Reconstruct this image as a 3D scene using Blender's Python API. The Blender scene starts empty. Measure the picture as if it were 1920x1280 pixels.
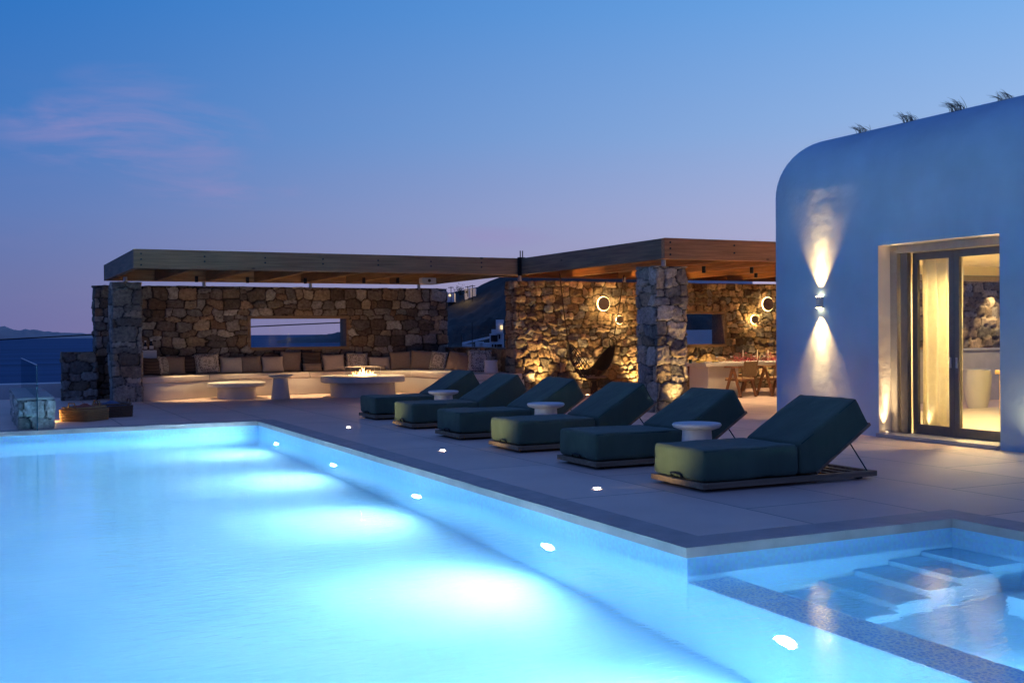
import bpy, bmesh, math, random
import numpy as np
from mathutils import Vector, Matrix
R = math.radians
PI = math.pi
S = bpy.context.scene
COL = S.collection
rnd = random.Random(7)

# ------------------------------------------------------------------ camera
cam_d = bpy.data.cameras.new('camera')
cam = bpy.data.objects.new('camera', cam_d); COL.objects.link(cam)
S.camera = cam
cam_d.sensor_width = 36.0; cam_d.lens = 2082.0 / 1920 * 36
cam_d.clip_start = 0.05; cam_d.clip_end = 60000
_y, _p, _r = R(25.942), R(-0.470), R(-0.459)
fw = Vector((math.sin(_y) * math.cos(_p), math.cos(_y) * math.cos(_p), math.sin(_p)))
rt0 = Vector((math.cos(_y), -math.sin(_y), 0)); up0 = rt0.cross(fw)
rt = rt0 * math.cos(_r) + up0 * math.sin(_r); up = up0 * math.cos(_r) - rt0 * math.sin(_r)
m = Matrix((rt, up, -fw)).transposed().to_4x4(); m.translation = Vector((0, 0, 1.5))
cam.matrix_world = m

# ------------------------------------------------------------------ render look
S.view_settings.view_transform = 'Standard'; S.view_settings.look = 'None'
S.view_settings.exposure = 0.0; S.view_settings.gamma = 1.0
cy = S.cycles
cy.use_denoising = True
try: cy.denoiser = 'OPENIMAGEDENOISE'
except Exception: pass
cy.max_bounces = 10; cy.diffuse_bounces = 4; cy.glossy_bounces = 4; cy.transmission_bounces = 8
cy.transparent_max_bounces = 12
cy.sample_clamp_indirect = 0.0; cy.sample_clamp_direct = 0.0
cy.caustics_reflective = True; cy.caustics_refractive = True; cy.blur_glossy = 0.6

# ------------------------------------------------------------------ dusk sky
w = bpy.data.worlds.new("World"); S.world = w; w.use_nodes = True
nt = w.node_tree; nt.nodes.clear(); N = nt.nodes; L = nt.links
def nd(t, **k):
    n = N.new(t)
    for a, b in k.items(): setattr(n, a, b)
    return n
def mth(op, a, b=None, c=None, clamp=False):
    n = nd('ShaderNodeMath', operation=op); n.use_clamp = clamp
    for i, v in enumerate((a, b, c)):
        if v is None: continue
        if isinstance(v, (int, float)): n.inputs[i].default_value = v
        else: L.new(v, n.inputs[i])
    return n.outputs[0]
def srgb(r, g, b):
    f = lambda c: (c / 255 / 12.92) if c / 255 <= 0.04045 else ((c / 255 + 0.055) / 1.055) ** 2.4
    return (f(r), f(g), f(b), 1)
def ramp(fac, stops):
    n = nd('ShaderNodeValToRGB'); e = n.color_ramp.elements
    n.color_ramp.interpolation = 'EASE' if False else 'LINEAR'
    while len(e) < len(stops): e.new(0.5)
    for i, (p, c) in enumerate(stops): e[i].position = p; e[i].color = c
    L.new(fac, n.inputs[0]); return n.outputs[0]
geo = nd('ShaderNodeTexCoord'); sep = nd('ShaderNodeSeparateXYZ')
L.new(geo.outputs['Generated'], sep.inputs[0])
sx, sy, sz = sep.outputs
el = mth('MULTIPLY', mth('ARCSINE', sz), 180 / PI)                     # elevation in degrees
az = mth('MULTIPLY', mth('ARCTAN2', sx, sy), 180 / PI)                 # azimuth in degrees from +Y
e01 = mth('DIVIDE', el, 90.0, clamp=True)
deg = lambda d: d / 90.0
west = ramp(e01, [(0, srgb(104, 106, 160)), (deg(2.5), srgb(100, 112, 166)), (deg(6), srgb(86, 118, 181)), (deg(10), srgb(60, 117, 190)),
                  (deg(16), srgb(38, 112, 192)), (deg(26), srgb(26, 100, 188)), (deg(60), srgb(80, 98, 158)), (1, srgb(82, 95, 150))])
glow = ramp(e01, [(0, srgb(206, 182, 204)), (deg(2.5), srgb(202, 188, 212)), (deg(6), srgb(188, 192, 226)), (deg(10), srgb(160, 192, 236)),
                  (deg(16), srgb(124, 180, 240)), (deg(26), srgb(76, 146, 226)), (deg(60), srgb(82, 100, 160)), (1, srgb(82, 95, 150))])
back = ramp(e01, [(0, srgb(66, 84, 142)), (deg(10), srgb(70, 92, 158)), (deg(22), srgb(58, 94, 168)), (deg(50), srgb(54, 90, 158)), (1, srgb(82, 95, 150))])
daz = mth('SUBTRACT', az, 60.0)
g1 = mth('SMOOTH_MIN', 1.0, mth('DIVIDE', mth('ABSOLUTE', daz), 60.0), 0.2)
gm = mth('SUBTRACT', 1.0, g1, clamp=True)
def mix(f, a, b, typ='MIX'):
    n = nd('ShaderNodeMix', data_type='RGBA', blend_type=typ)
    for i, v in ((0, f), (6, a), (7, b)):
        if isinstance(v, (int, float)): n.inputs[i].default_value = v
        elif isinstance(v, tuple): n.inputs[i].default_value = v
        else: L.new(v, n.inputs[i])
    return n.outputs[2]
front = mix(gm, west, glow)
bk = mth('MULTIPLY', mth('SUBTRACT', 0.15, sy), 1.4, clamp=True)
skyc = mix(bk, front, back)
# thin evening cloud: two pink banks low in the north-west and a few long streaks
mp = nd('ShaderNodeMapping'); mp.inputs['Scale'].default_value = (7, 7, 34)
L.new(geo.outputs['Generated'], mp.inputs[0])
nz = nd('ShaderNodeTexNoise'); nz.inputs['Scale'].default_value = 1.0; nz.inputs['Detail'].default_value = 7; nz.inputs['Roughness'].default_value = .58; nz.inputs['Distortion'].default_value = .6
L.new(mp.outputs[0], nz.inputs[0])
def blob(a0, e0, wa, we):
    a = mth('POWER', mth('DIVIDE', mth('SUBTRACT', az, a0), wa), 2); b = mth('POWER', mth('DIVIDE', mth('SUBTRACT', el, e0), we), 2)
    return mth('SUBTRACT', 1.0, mth('ADD', a, b), clamp=True)
masks = mth('ADD', mth('MULTIPLY', blob(7.0, 9.8, 7.0, 2.2), 1.2), mth('MULTIPLY', blob(7.5, 12.3, 4, .9), .4))
masks = mth('ADD', masks, mth('MULTIPLY', blob(11, 7.4, 5, 1.2), .8))
masks = mth('ADD', masks, mth('MULTIPLY', blob(24, 4.9, 4.5, .7), .8))
cl = mth('MULTIPLY', mth('SUBTRACT', nz.outputs[0], 0.44), 5.0, clamp=True)
cm = mth('MULTIPLY', mth('MULTIPLY', cl, masks), 0.5, clamp=True)
skyc = mix(cm, skyc, srgb(154, 142, 194))
wide = mth('MULTIPLY', mth('SUBTRACT', nz.outputs[0], 0.47), 0.4, clamp=True)
skyc = mix(mth('MULTIPLY', wide, mth('SUBTRACT', 1.0, mth('DIVIDE', el, 14.0), clamp=True)), skyc, srgb(150, 132, 176))
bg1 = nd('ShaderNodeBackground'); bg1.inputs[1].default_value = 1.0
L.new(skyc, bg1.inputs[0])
sk = nd('ShaderNodeTexSky', sky_type='NISHITA'); sk.sun_disc = False
sk.sun_elevation = R(-4); sk.sun_rotation = R(58)
bg2 = nd('ShaderNodeBackground'); bg2.inputs[1].default_value = 0.05
L.new(sk.outputs[0], bg2.inputs[0])
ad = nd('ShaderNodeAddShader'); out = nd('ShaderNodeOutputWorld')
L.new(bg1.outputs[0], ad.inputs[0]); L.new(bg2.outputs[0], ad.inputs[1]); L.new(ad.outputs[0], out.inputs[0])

# ------------------------------------------------------------------ materials
def new_mat(name):
    mt = bpy.data.materials.new(name); mt.use_nodes = True
    return mt, mt.node_tree, mt.node_tree.nodes['Principled BSDF']
def mat(name, c, rough=.7, var=.15, scale=6, bump=0.0, bscale=40, metal=0.0, stretch=(1, 1, 1), spec=.5, coat=0, detail=5, sheen=0):
    mt, t, p = new_mat(name)
    tc = t.nodes.new('ShaderNodeTexCoord'); mpn = t.nodes.new('ShaderNodeMapping'); mpn.inputs['Scale'].default_value = stretch
    t.links.new(tc.outputs['Object'], mpn.inputs[0])
    n = t.nodes.new('ShaderNodeTexNoise'); n.inputs['Scale'].default_value = scale; n.inputs['Detail'].default_value = detail
    t.links.new(mpn.outputs[0], n.inputs[0])
    cr = t.nodes.new('ShaderNodeValToRGB')
    cr.color_ramp.elements[0].position = .3; cr.color_ramp.elements[1].position = .7
    cr.color_ramp.elements[0].color = (*[x * (1 - var) for x in c], 1); cr.color_ramp.elements[1].color = (*[min(1, x * (1 + var)) for x in c], 1)
    t.links.new(n.outputs[0], cr.inputs[0]); t.links.new(cr.outputs[0], p.inputs['Base Color'])
    p.inputs['Roughness'].default_value = rough; p.inputs['Metallic'].default_value = metal
    p.inputs['Specular IOR Level'].default_value = spec
    if coat: p.inputs['Coat Weight'].default_value = coat
    if sheen: p.inputs['Sheen Weight'].default_value = sheen
    if bump:
        b = t.nodes.new('ShaderNodeBump'); b.inputs['Strength'].default_value = bump; b.inputs['Distance'].default_value = .02
        n2 = t.nodes.new('ShaderNodeTexNoise'); n2.inputs['Scale'].default_value = bscale; n2.inputs['Detail'].default_value = 6
        t.links.new(mpn.outputs[0], n2.inputs[0]); t.links.new(n2.outputs[0], b.inputs['Height']); t.links.new(b.outputs[0], p.inputs['Normal'])
    return mt
def emit(name, c, s):
    mt, t, p = new_mat(name)
    p.inputs['Base Color'].default_value = (.8, .8, .8, 1); p.inputs['Emission Color'].default_value = (*c, 1); p.inputs['Emission Strength'].default_value = s
    return mt
def thin_glass(name, tint=(.95, .97, .98), refl=1.0):
    mt, t, p = new_mat(name); t.nodes.remove(p)
    o = t.nodes['Material Output']; tr = t.nodes.new('ShaderNodeBsdfTransparent'); tr.inputs[0].default_value = (*tint, 1)
    gl = t.nodes.new('ShaderNodeBsdfGlossy'); gl.inputs['Roughness'].default_value = .02
    lw = t.nodes.new('ShaderNodeFresnel'); lw.inputs[0].default_value = 1.5
    ge = t.nodes.new('ShaderNodeNewGeometry'); inv = t.nodes.new('ShaderNodeMath'); inv.operation = 'SUBTRACT'; inv.inputs[0].default_value = refl; t.links.new(ge.outputs['Backfacing'], inv.inputs[1])
    mu = t.nodes.new('ShaderNodeMath'); mu.operation = 'MULTIPLY'; mu.use_clamp = True; t.links.new(lw.outputs[0], mu.inputs[0]); t.links.new(inv.outputs[0], mu.inputs[1])
    mx = t.nodes.new('ShaderNodeMixShader'); t.links.new(mu.outputs[0], mx.inputs[0]); t.links.new(tr.outputs[0], mx.inputs[1]); t.links.new(gl.outputs[0], mx.inputs[2])
    t.links.new(mx.outputs[0], o.inputs[0]); return mt
def stone_mat(name):
    mt, t, p = new_mat(name)
    a = t.nodes.new('ShaderNodeAttribute'); a.attribute_name = 'stone_col'
    tc = t.nodes.new('ShaderNodeTexCoord')
    n = t.nodes.new('ShaderNodeTexNoise'); n.inputs['Scale'].default_value = 14; n.inputs['Detail'].default_value = 8; n.inputs['Roughness'].default_value = .65
    t.links.new(tc.outputs['Object'], n.inputs[0])
    cr = t.nodes.new('ShaderNodeValToRGB'); cr.color_ramp.elements[0].position = .3; cr.color_ramp.elements[1].position = .72
    cr.color_ramp.elements[0].color = (.55, .52, .5, 1); cr.color_ramp.elements[1].color = (1.35, 1.32, 1.28, 1)
    t.links.new(n.outputs[0], cr.inputs[0])
    mx = t.nodes.new('ShaderNodeMix'); mx.data_type = 'RGBA'; mx.blend_type = 'MULTIPLY'; mx.inputs[0].default_value = 1
    t.links.new(a.outputs[0], mx.inputs[6]); t.links.new(cr.outputs[0], mx.inputs[7]); t.links.new(mx.outputs[2], p.inputs['Base Color'])
    p.inputs['Roughness'].default_value = .88; p.inputs['Specular IOR Level'].default_value = .25
    n2 = t.nodes.new('ShaderNodeTexNoise'); n2.inputs['Scale'].default_value = 38; n2.inputs['Detail'].default_value = 9; n2.inputs['Roughness'].default_value = .7
    t.links.new(tc.outputs['Object'], n2.inputs[0])
    b = t.nodes.new('ShaderNodeBump'); b.inputs['Strength'].default_value = .8; b.inputs['Distance'].default_value = .025
    t.links.new(n2.outputs[0], b.inputs['Height']); t.links.new(b.outputs[0], p.inputs['Normal'])
    return mt
def wood_mat(name, c, axis, knots=True, rough=.6):
    """planed timber, grain along axis (0 X, 1 Y, 2 Z)"""
    mt, t, p = new_mat(name)
    tc = t.nodes.new('ShaderNodeTexCoord'); mpn = t.nodes.new('ShaderNodeMapping')
    sc = [22, 22, 22]; sc[axis] = 1.1; mpn.inputs['Scale'].default_value = sc
    t.links.new(tc.outputs['Object'], mpn.inputs[0])
    n = t.nodes.new('ShaderNodeTexNoise'); n.inputs['Scale'].default_value = 1; n.inputs['Detail'].default_value = 8; n.inputs['Roughness'].default_value = .62; n.inputs['Distortion'].default_value = .4
    t.links.new(mpn.outputs[0], n.inputs[0])
    cr = t.nodes.new('ShaderNodeValToRGB'); e = cr.color_ramp.elements
    e[0].position = .28; e[0].color = (*[x * .5 for x in c], 1); e[1].position = .7; e[1].color = (*[x * 1.3 for x in c], 1)
    t.links.new(n.outputs[0], cr.inputs[0]); colr = cr.outputs[0]
    if knots:
        m2 = t.nodes.new('ShaderNodeMapping'); s2 = [4.5, 4.5, 4.5]; s2[axis] = 1.8; m2.inputs['Scale'].default_value = s2
        t.links.new(tc.outputs['Object'], m2.inputs[0])
        v = t.nodes.new('ShaderNodeTexVoronoi'); v.inputs['Scale'].default_value = 1; v.inputs['Randomness'].default_value = 1; t.links.new(m2.outputs[0], v.inputs[0])
        kr = t.nodes.new('ShaderNodeValToRGB'); kr.color_ramp.elements[0].position = .05; kr.color_ramp.elements[0].color = (.12, .1, .09, 1)
        kr.color_ramp.elements[1].position = .11; kr.color_ramp.elements[1].color = (1, 1, 1, 1); t.links.new(v.outputs[0], kr.inputs[0])
        mx = t.nodes.new('ShaderNodeMix'); mx.data_type = 'RGBA'; mx.blend_type = 'MULTIPLY'; mx.inputs[0].default_value = 1
        t.links.new(colr, mx.inputs[6]); t.links.new(kr.outputs[0], mx.inputs[7]); colr = mx.outputs[2]
    t.links.new(colr, p.inputs['Base Color']); p.inputs['Roughness'].default_value = rough; p.inputs['Specular IOR Level'].default_value = .3
    b = t.nodes.new('ShaderNodeBump'); b.inputs['Strength'].default_value = .25; b.inputs['Distance'].default_value = .01
    t.links.new(n.outputs[0], b.inputs['Height']); t.links.new(b.outputs[0], p.inputs['Normal'])
    return mt
def pattern_mat(name, c1, c2, kind, scale):
    mt, t, p = new_mat(name)
    tc = t.nodes.new('ShaderNodeTexCoord')
    if kind == 'dots':
        v = t.nodes.new('ShaderNodeTexVoronoi'); v.inputs['Scale'].default_value = scale; v.inputs['Randomness'].default_value = .35; src = v.outputs[0]; lo, hi = .36, .46
    else:
        v = t.nodes.new('ShaderNodeTexWave'); v.bands_direction = 'Z'; v.inputs['Scale'].default_value = scale; v.inputs['Distortion'].default_value = .6; src = v.outputs['Fac']; lo, hi = .35, .65
    t.links.new(tc.outputs['Object'], v.inputs[0])
    cr = t.nodes.new('ShaderNodeValToRGB'); cr.color_ramp.elements[0].position = lo; cr.color_ramp.elements[1].position = hi
    cr.color_ramp.elements[0].color = (*c1, 1); cr.color_ramp.elements[1].color = (*c2, 1)
    t.links.new(src, cr.inputs[0]); t.links.new(cr.outputs[0], p.inputs['Base Color']); p.inputs['Roughness'].default_value = .9; p.inputs['Specular IOR Level'].default_value = .1
    return mt

M = {}
M['stone'] = stone_mat('rubble stone')
M['slab'] = mat('pale stone slab', (.42, .40, .38), .7, .12, 3, .15, 60)
M['coping'] = mat('coping stone', (.46, .36, .34), .6, .14, 4, .12, 70)
M['plaster'] = mat('dusk-tinted lime plaster', (.40, .58, .70), .8, .09, 1.1, .8, 3.0)  # white plaster with the blue of the dusk skylight put into its colour
M['reveal'] = mat('cream reveal plaster', (.66, .60, .54), .8, .05, 2, .3, 8)
M['cane'] = mat('woven cane', (.20, .13, .06), .7, .25, 40, .3, 90)
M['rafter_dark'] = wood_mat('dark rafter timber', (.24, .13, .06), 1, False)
M['soft_plaster'] = mat('smooth plaster', (.58, .54, .50), .75, .05, 2, .12, 12)
M['white_wall'] = mat('whitewash', (.72, .72, .74), .85, .06, 2, .2, 15)
M['cushion_seat'] = mat('seat pad cloth', (.60, .52, .47), .95, .05, 30, .2, 120)
M['concrete'] = mat('table concrete', (.52, .49, .46), .6, .08, 5, .1, 50)
M['ceramic'] = mat('side table ceramic', (.60, .60, .64), .45, .05, 6, .05, 60)
M['fabric'] = mat('green outdoor cloth', (.082, .112, .080), .95, .12, 3, .45, 7, spec=.12, sheen=.15, stretch=(1, 1, .4))
M['fabric_edge'] = mat('dark piping', (.025, .06, .055), .9, .1, 30, spec=.15)
M['frame_wood'] = wood_mat('lounger timber', (.30, .19, .12), 0, False)
M['black'] = mat('black metal', (.012, .012, .014), .45, .2, 20, metal=.4)
M['steel'] = mat('brushed steel', (.5, .5, .52), .35, .1, 30, metal=1.0)
M['sconce'] = mat('satin nickel paint', (.52, .50, .48), .35, .05, 20, spec=.7)
M['alu'] = mat('grey aluminium', (.16, .145, .13), .4, .08, 12, metal=.3)
M['alu_pale'] = mat('pale aluminium', (.34, .31, .28), .45, .06, 12, metal=.2)
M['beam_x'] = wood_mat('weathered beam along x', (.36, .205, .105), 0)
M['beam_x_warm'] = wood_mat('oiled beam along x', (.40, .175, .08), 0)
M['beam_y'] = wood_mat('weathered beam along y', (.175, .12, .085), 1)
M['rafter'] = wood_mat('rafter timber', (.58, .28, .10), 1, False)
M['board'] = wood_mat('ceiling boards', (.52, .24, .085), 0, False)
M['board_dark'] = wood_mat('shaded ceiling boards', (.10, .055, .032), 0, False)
M['chair_wood'] = wood_mat('chair teak', (.22, .095, .045), 2, False, .45)
M['win_wood'] = wood_mat('window frame timber', (.22, .15, .10), 0, False)
M['glass'] = thin_glass('clear glass', (.93, .96, .97))
M['glass_rail'] = thin_glass('rail glass', (.45, .66, .72))
M['glass_edge'] = mat('glass edge', (.03, .08, .11), .2, .05, 5)
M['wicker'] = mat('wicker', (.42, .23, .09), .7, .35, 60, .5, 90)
M['rattan_dark'] = mat('dark rattan', (.035, .024, .018), .75, .3, 50, .4, 120)
M['rope'] = mat('jute rope', (.07, .045, .028), .9, .2, 60, .4, 200)
M['taupe'] = mat('taupe cloth', (.30, .23, .19), .95, .08, 20, .25, 180, spec=.1)
M['linen'] = mat('linen cloth', (.58, .49, .42), .95, .10, 16, .3, 140, spec=.1, stretch=(1, 1, 6))
M['lilac'] = mat('mauve cloth', (.22, .16, .15), .95, .08, 20, .25, 180, spec=.1)
M['stripe'] = pattern_mat('striped cloth', (.018, .013, .013), (.16, .115, .10), 'stripe', 9)
M['dots'] = pattern_mat('patterned cloth', (.07, .06, .06), (.52, .47, .42), 'dots', 30)
M['curtain'] = mat('curtain linen', (.88, .82, .68), .95, .05, 14, .1, 120)
M['floor_in'] = mat('indoor floor', (.60, .50, .38), .35, .05, 2, .03, 30)
M['wall_in'] = mat('indoor plaster', (.74, .68, .56), .85, .03, 2)
M['wood_pale'] = wood_mat('pale oak', (.55, .36, .18), 0, False)
M['candle'] = mat('candle wax', (.8, .74, .62), .5, .03, 5)
M['bread'] = mat('bread crust', (.62, .42, .22), .8, .3, 14, .3, 40)
M['fruit'] = mat('fruit', (.55, .40, .10), .5, .2, 10)
M['petal'] = mat('bougainvillea petals', (.50, .10, .12), .7, .35, 30)
M['foliage'] = mat('dry green foliage', (.06, .075, .04), .8, .35, 8)
M['plume'] = mat('grass blade', (.09, .10, .085), .8, .3, 8)
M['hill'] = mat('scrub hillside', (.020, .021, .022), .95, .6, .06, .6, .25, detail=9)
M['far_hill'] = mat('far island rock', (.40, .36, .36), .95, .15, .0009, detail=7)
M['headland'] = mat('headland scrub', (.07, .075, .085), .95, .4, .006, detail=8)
M['ground'] = mat('dry hillside ground', (.12, .10, .08), .95, .35, .3, .3, 2)
M['roof_red'] = mat('terracotta roof', (.36, .13, .08), .85, .2, 3)
M['bottle'] = mat('dark bottle glass', (.02, .03, .05), .12, .1, 10, spec=.8)
M['towel'] = mat('red towel', (.30, .08, .05), .95, .25, 20, .3, 80)
M['towel_blue'] = mat('blue towel', (.10, .13, .22), .95, .25, 20, .3, 80)
M['cast'] = mat('fire bowl steel', (.02, .018, .016), .6, .3, 30)
M['lamp_disc'] = mat('bronze lamp disc', (.20, .14, .10), .55, .15, 20, .1, 60)
M['dim_lens'] = emit('dim lamp lens', (1.0, .72, .36), 3)
M['warm_ring'] = emit('warm ring light', (1.0, .70, .30), 8)
M['warm_lens'] = emit('warm lamp lens', (1.0, .72, .36), 26)
M['white_lens'] = emit('white deck lens', (1.0, .93, .84), 30)
M['pool_lens'] = emit('pool lamp lens', (.80, .93, 1.0), 30)
M['fire'] = emit('flame', (1.0, .42, .10), 5)
M['ember'] = emit('glowing gravel', (1.0, .62, .28), 3)
M['lit_window'] = emit('lit far window', (1.0, .66, .26), 2.2)
M['lit_wall'] = mat('lamp lit far wall', (.62, .46, .30), .9, .1, 2)

def deck_mat():
    mt, t, p = new_mat('terrace slabs')
    tc = t.nodes.new('ShaderNodeTexCoord')
    n = t.nodes.new('ShaderNodeTexNoise'); n.inputs['Scale'].default_value = .9; n.inputs['Detail'].default_value = 9; n.inputs['Roughness'].default_value = .6
    t.links.new(tc.outputs['Object'], n.inputs[0])
    cr = t.nodes.new('ShaderNodeValToRGB'); cr.color_ramp.elements[0].position = .3; cr.color_ramp.elements[1].position = .72
    cr.color_ramp.elements[0].color = (.74, .525, .445, 1); cr.color_ramp.elements[1].color = (.86, .63, .535, 1)
    t.links.new(n.outputs[0], cr.inputs[0])
    br = t.nodes.new('ShaderNodeTexBrick'); br.offset = .5; br.inputs['Color1'].default_value = (1, 1, 1, 1); br.inputs['Color2'].default_value = (.84, .85, .87, 1); br.inputs['Mortar'].default_value = (.22, .2, .2, 1)
    br.inputs['Scale'].default_value = 1; br.inputs['Mortar Size'].default_value = .008; br.inputs['Mortar Smooth'].default_value = .3; br.inputs['Brick Width'].default_value = 2.4; br.inputs['Row Height'].default_value = 1.2
    mpn = t.nodes.new('ShaderNodeMapping'); mpn.inputs['Rotation'].default_value = (0, 0, PI / 2); mpn.inputs['Location'].default_value = (.35, .15, 0)
    t.links.new(tc.outputs['Object'], mpn.inputs[0]); t.links.new(mpn.outputs[0], br.inputs[0])
    mx = t.nodes.new('ShaderNodeMix'); mx.data_type = 'RGBA'; mx.blend_type = 'MULTIPLY'; mx.inputs[0].default_value = 1
    t.links.new(cr.outputs[0], mx.inputs[6]); t.links.new(br.outputs[0], mx.inputs[7]); t.links.new(mx.outputs[2], p.inputs['Base Color'])
    p.inputs['Roughness'].default_value = .55; p.inputs['Specular IOR Level'].default_value = .35
    n2 = t.nodes.new('ShaderNodeTexNoise'); n2.inputs['Scale'].default_value = 45; n2.inputs['Detail'].default_value = 6
    t.links.new(tc.outputs['Object'], n2.inputs[0])
    b = t.nodes.new('ShaderNodeBump'); b.inputs['Strength'].default_value = .12; b.inputs['Distance'].default_value = .01
    t.links.new(n2.outputs[0], b.inputs['Height']); t.links.new(b.outputs[0], p.inputs['Normal'])
    return mt
M['deck'] = deck_mat()
def pool_mat():
    mt, t, p = new_mat('pool mosaic')
    tc = t.nodes.new('ShaderNodeTexCoord')
    n = t.nodes.new('ShaderNodeTexNoise'); n.inputs['Scale'].default_value = 1.1; n.inputs['Detail'].default_value = 6
    t.links.new(tc.outputs['Object'], n.inputs[0])
    v = t.nodes.new('ShaderNodeTexVoronoi'); v.inputs['Scale'].default_value = 42; v.inputs['Randomness'].default_value = .15
    t.links.new(tc.outputs['Object'], v.inputs[0])
    c1 = t.nodes.new('ShaderNodeValToRGB'); c1.color_ramp.elements[0].position = .3; c1.color_ramp.elements[1].position = .7
    c1.color_ramp.elements[0].color = (.37, .67, .91, 1); c1.color_ramp.elements[1].color = (.45, .74, .93, 1)
    t.links.new(n.outputs[0], c1.inputs[0])
    hs = t.nodes.new('ShaderNodeMix'); hs.data_type = 'RGBA'; hs.blend_type = 'MULTIPLY'; hs.inputs[0].default_value = .12
    t.links.new(c1.outputs[0], hs.inputs[6]); t.links.new(v.outputs['Color'], hs.inputs[7])
    t.links.new(hs.outputs[2], p.inputs['Base Color']); p.inputs['Roughness'].default_value = .5
    return mt
M['pool'] = pool_mat()
def mosaic_mat():
    mt, t, p = new_mat('sparkle-painted mosaic')
    tc = t.nodes.new('ShaderNodeTexCoord'); v = t.nodes.new('ShaderNodeTexVoronoi'); v.inputs['Scale'].default_value = 32; v.feature = 'DISTANCE_TO_EDGE'
    n = t.nodes.new('ShaderNodeTexNoise'); n.inputs['Scale'].default_value = 5; n.inputs['Detail'].default_value = 5
    t.links.new(tc.outputs['Object'], v.inputs[0]); t.links.new(tc.outputs['Object'], n.inputs[0])
    c = t.nodes.new('ShaderNodeValToRGB'); c.color_ramp.elements[0].position = .02; c.color_ramp.elements[0].color = (.95, .96, .99, 1); c.color_ramp.elements[1].position = .25; c.color_ramp.elements[1].color = (.36, .58, .92, 1)  # white cell edges put the water's sparkle into the mosaic colour
    t.links.new(v.outputs[0], c.inputs[0]); t.links.new(c.outputs[0], p.inputs['Base Color']); p.inputs['Roughness'].default_value = .4
    return mt
M['mosaic'] = mosaic_mat()
def water_mat():
    mt, t, p = new_mat('pool water'); t.nodes.remove(p); o = t.nodes['Material Output']
    g = t.nodes.new('ShaderNodeBsdfGlass'); g.inputs['IOR'].default_value = 1.333; g.inputs['Roughness'].default_value = 0.0; g.inputs[0].default_value = (.92, .97, 1, 1)
    tc = t.nodes.new('ShaderNodeTexCoord'); mpn = t.nodes.new('ShaderNodeMapping'); mpn.inputs['Scale'].default_value = (1.0, 2.2, 1); mpn.inputs['Rotation'].default_value = (0, 0, R(-26))
    t.links.new(tc.outputs['Object'], mpn.inputs[0])
    n1 = t.nodes.new('ShaderNodeTexNoise'); n1.inputs['Scale'].default_value = 5; n1.inputs['Detail'].default_value = 4; n1.inputs['Distortion'].default_value = .4
    n2 = t.nodes.new('ShaderNodeTexNoise'); n2.inputs['Scale'].default_value = 17; n2.inputs['Detail'].default_value = 3
    for q in (n1, n2): t.links.new(mpn.outputs[0], q.inputs[0])
    ma = t.nodes.new('ShaderNodeMath'); ma.operation = 'MULTIPLY_ADD'; ma.inputs[1].default_value = .42
    t.links.new(n2.outputs[0], ma.inputs[0]); t.links.new(n1.outputs[0], ma.inputs[2])
    b = t.nodes.new('ShaderNodeBump'); b.inputs['Strength'].default_value = .075; b.inputs['Distance'].default_value = .05
    t.links.new(ma.outputs[0], b.inputs['Height']); t.links.new(b.outputs[0], g.inputs['Normal'])
    t.links.new(g.outputs[0], o.inputs[0]); return mt
M['water'] = water_mat()
def sea_mat():
    mt, t, p = new_mat('open sea')
    p.inputs['Base Color'].default_value = (.006, .03, .085, 1); p.inputs['Roughness'].default_value = .55; p.inputs['IOR'].default_value = 1.2; p.inputs['Specular IOR Level'].default_value = .12
    tc = t.nodes.new('ShaderNodeTexCoord'); mpn = t.nodes.new('ShaderNodeMapping'); mpn.inputs['Scale'].default_value = (.0012, .010, 1); mpn.inputs['Rotation'].default_value = (0, 0, R(8))
    t.links.new(tc.outputs['Object'], mpn.inputs[0])
    n = t.nodes.new('ShaderNodeTexNoise'); n.inputs['Scale'].default_value = 1; n.inputs['Detail'].default_value = 10; n.inputs['Roughness'].default_value = .6; t.links.new(mpn.outputs[0], n.inputs[0])
    cr = t.nodes.new('ShaderNodeValToRGB'); cr.color_ramp.elements[0].position = .35; cr.color_ramp.elements[1].position = .68
    cr.color_ramp.elements[0].color = (.004, .035, .11, 1); cr.color_ramp.elements[1].color = (.03, .11, .27, 1)
    t.links.new(n.outputs[0], cr.inputs[0]); t.links.new(cr.outputs[0], p.inputs['Base Color'])
    b = t.nodes.new('ShaderNodeBump'); b.inputs['Strength'].default_value = 1; b.inputs['Distance'].default_value = 6
    t.links.new(n.outputs[0], b.inputs['Height']); t.links.new(b.outputs[0], p.inputs['Normal'])
    return mt
M['sea'] = sea_mat()

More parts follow.
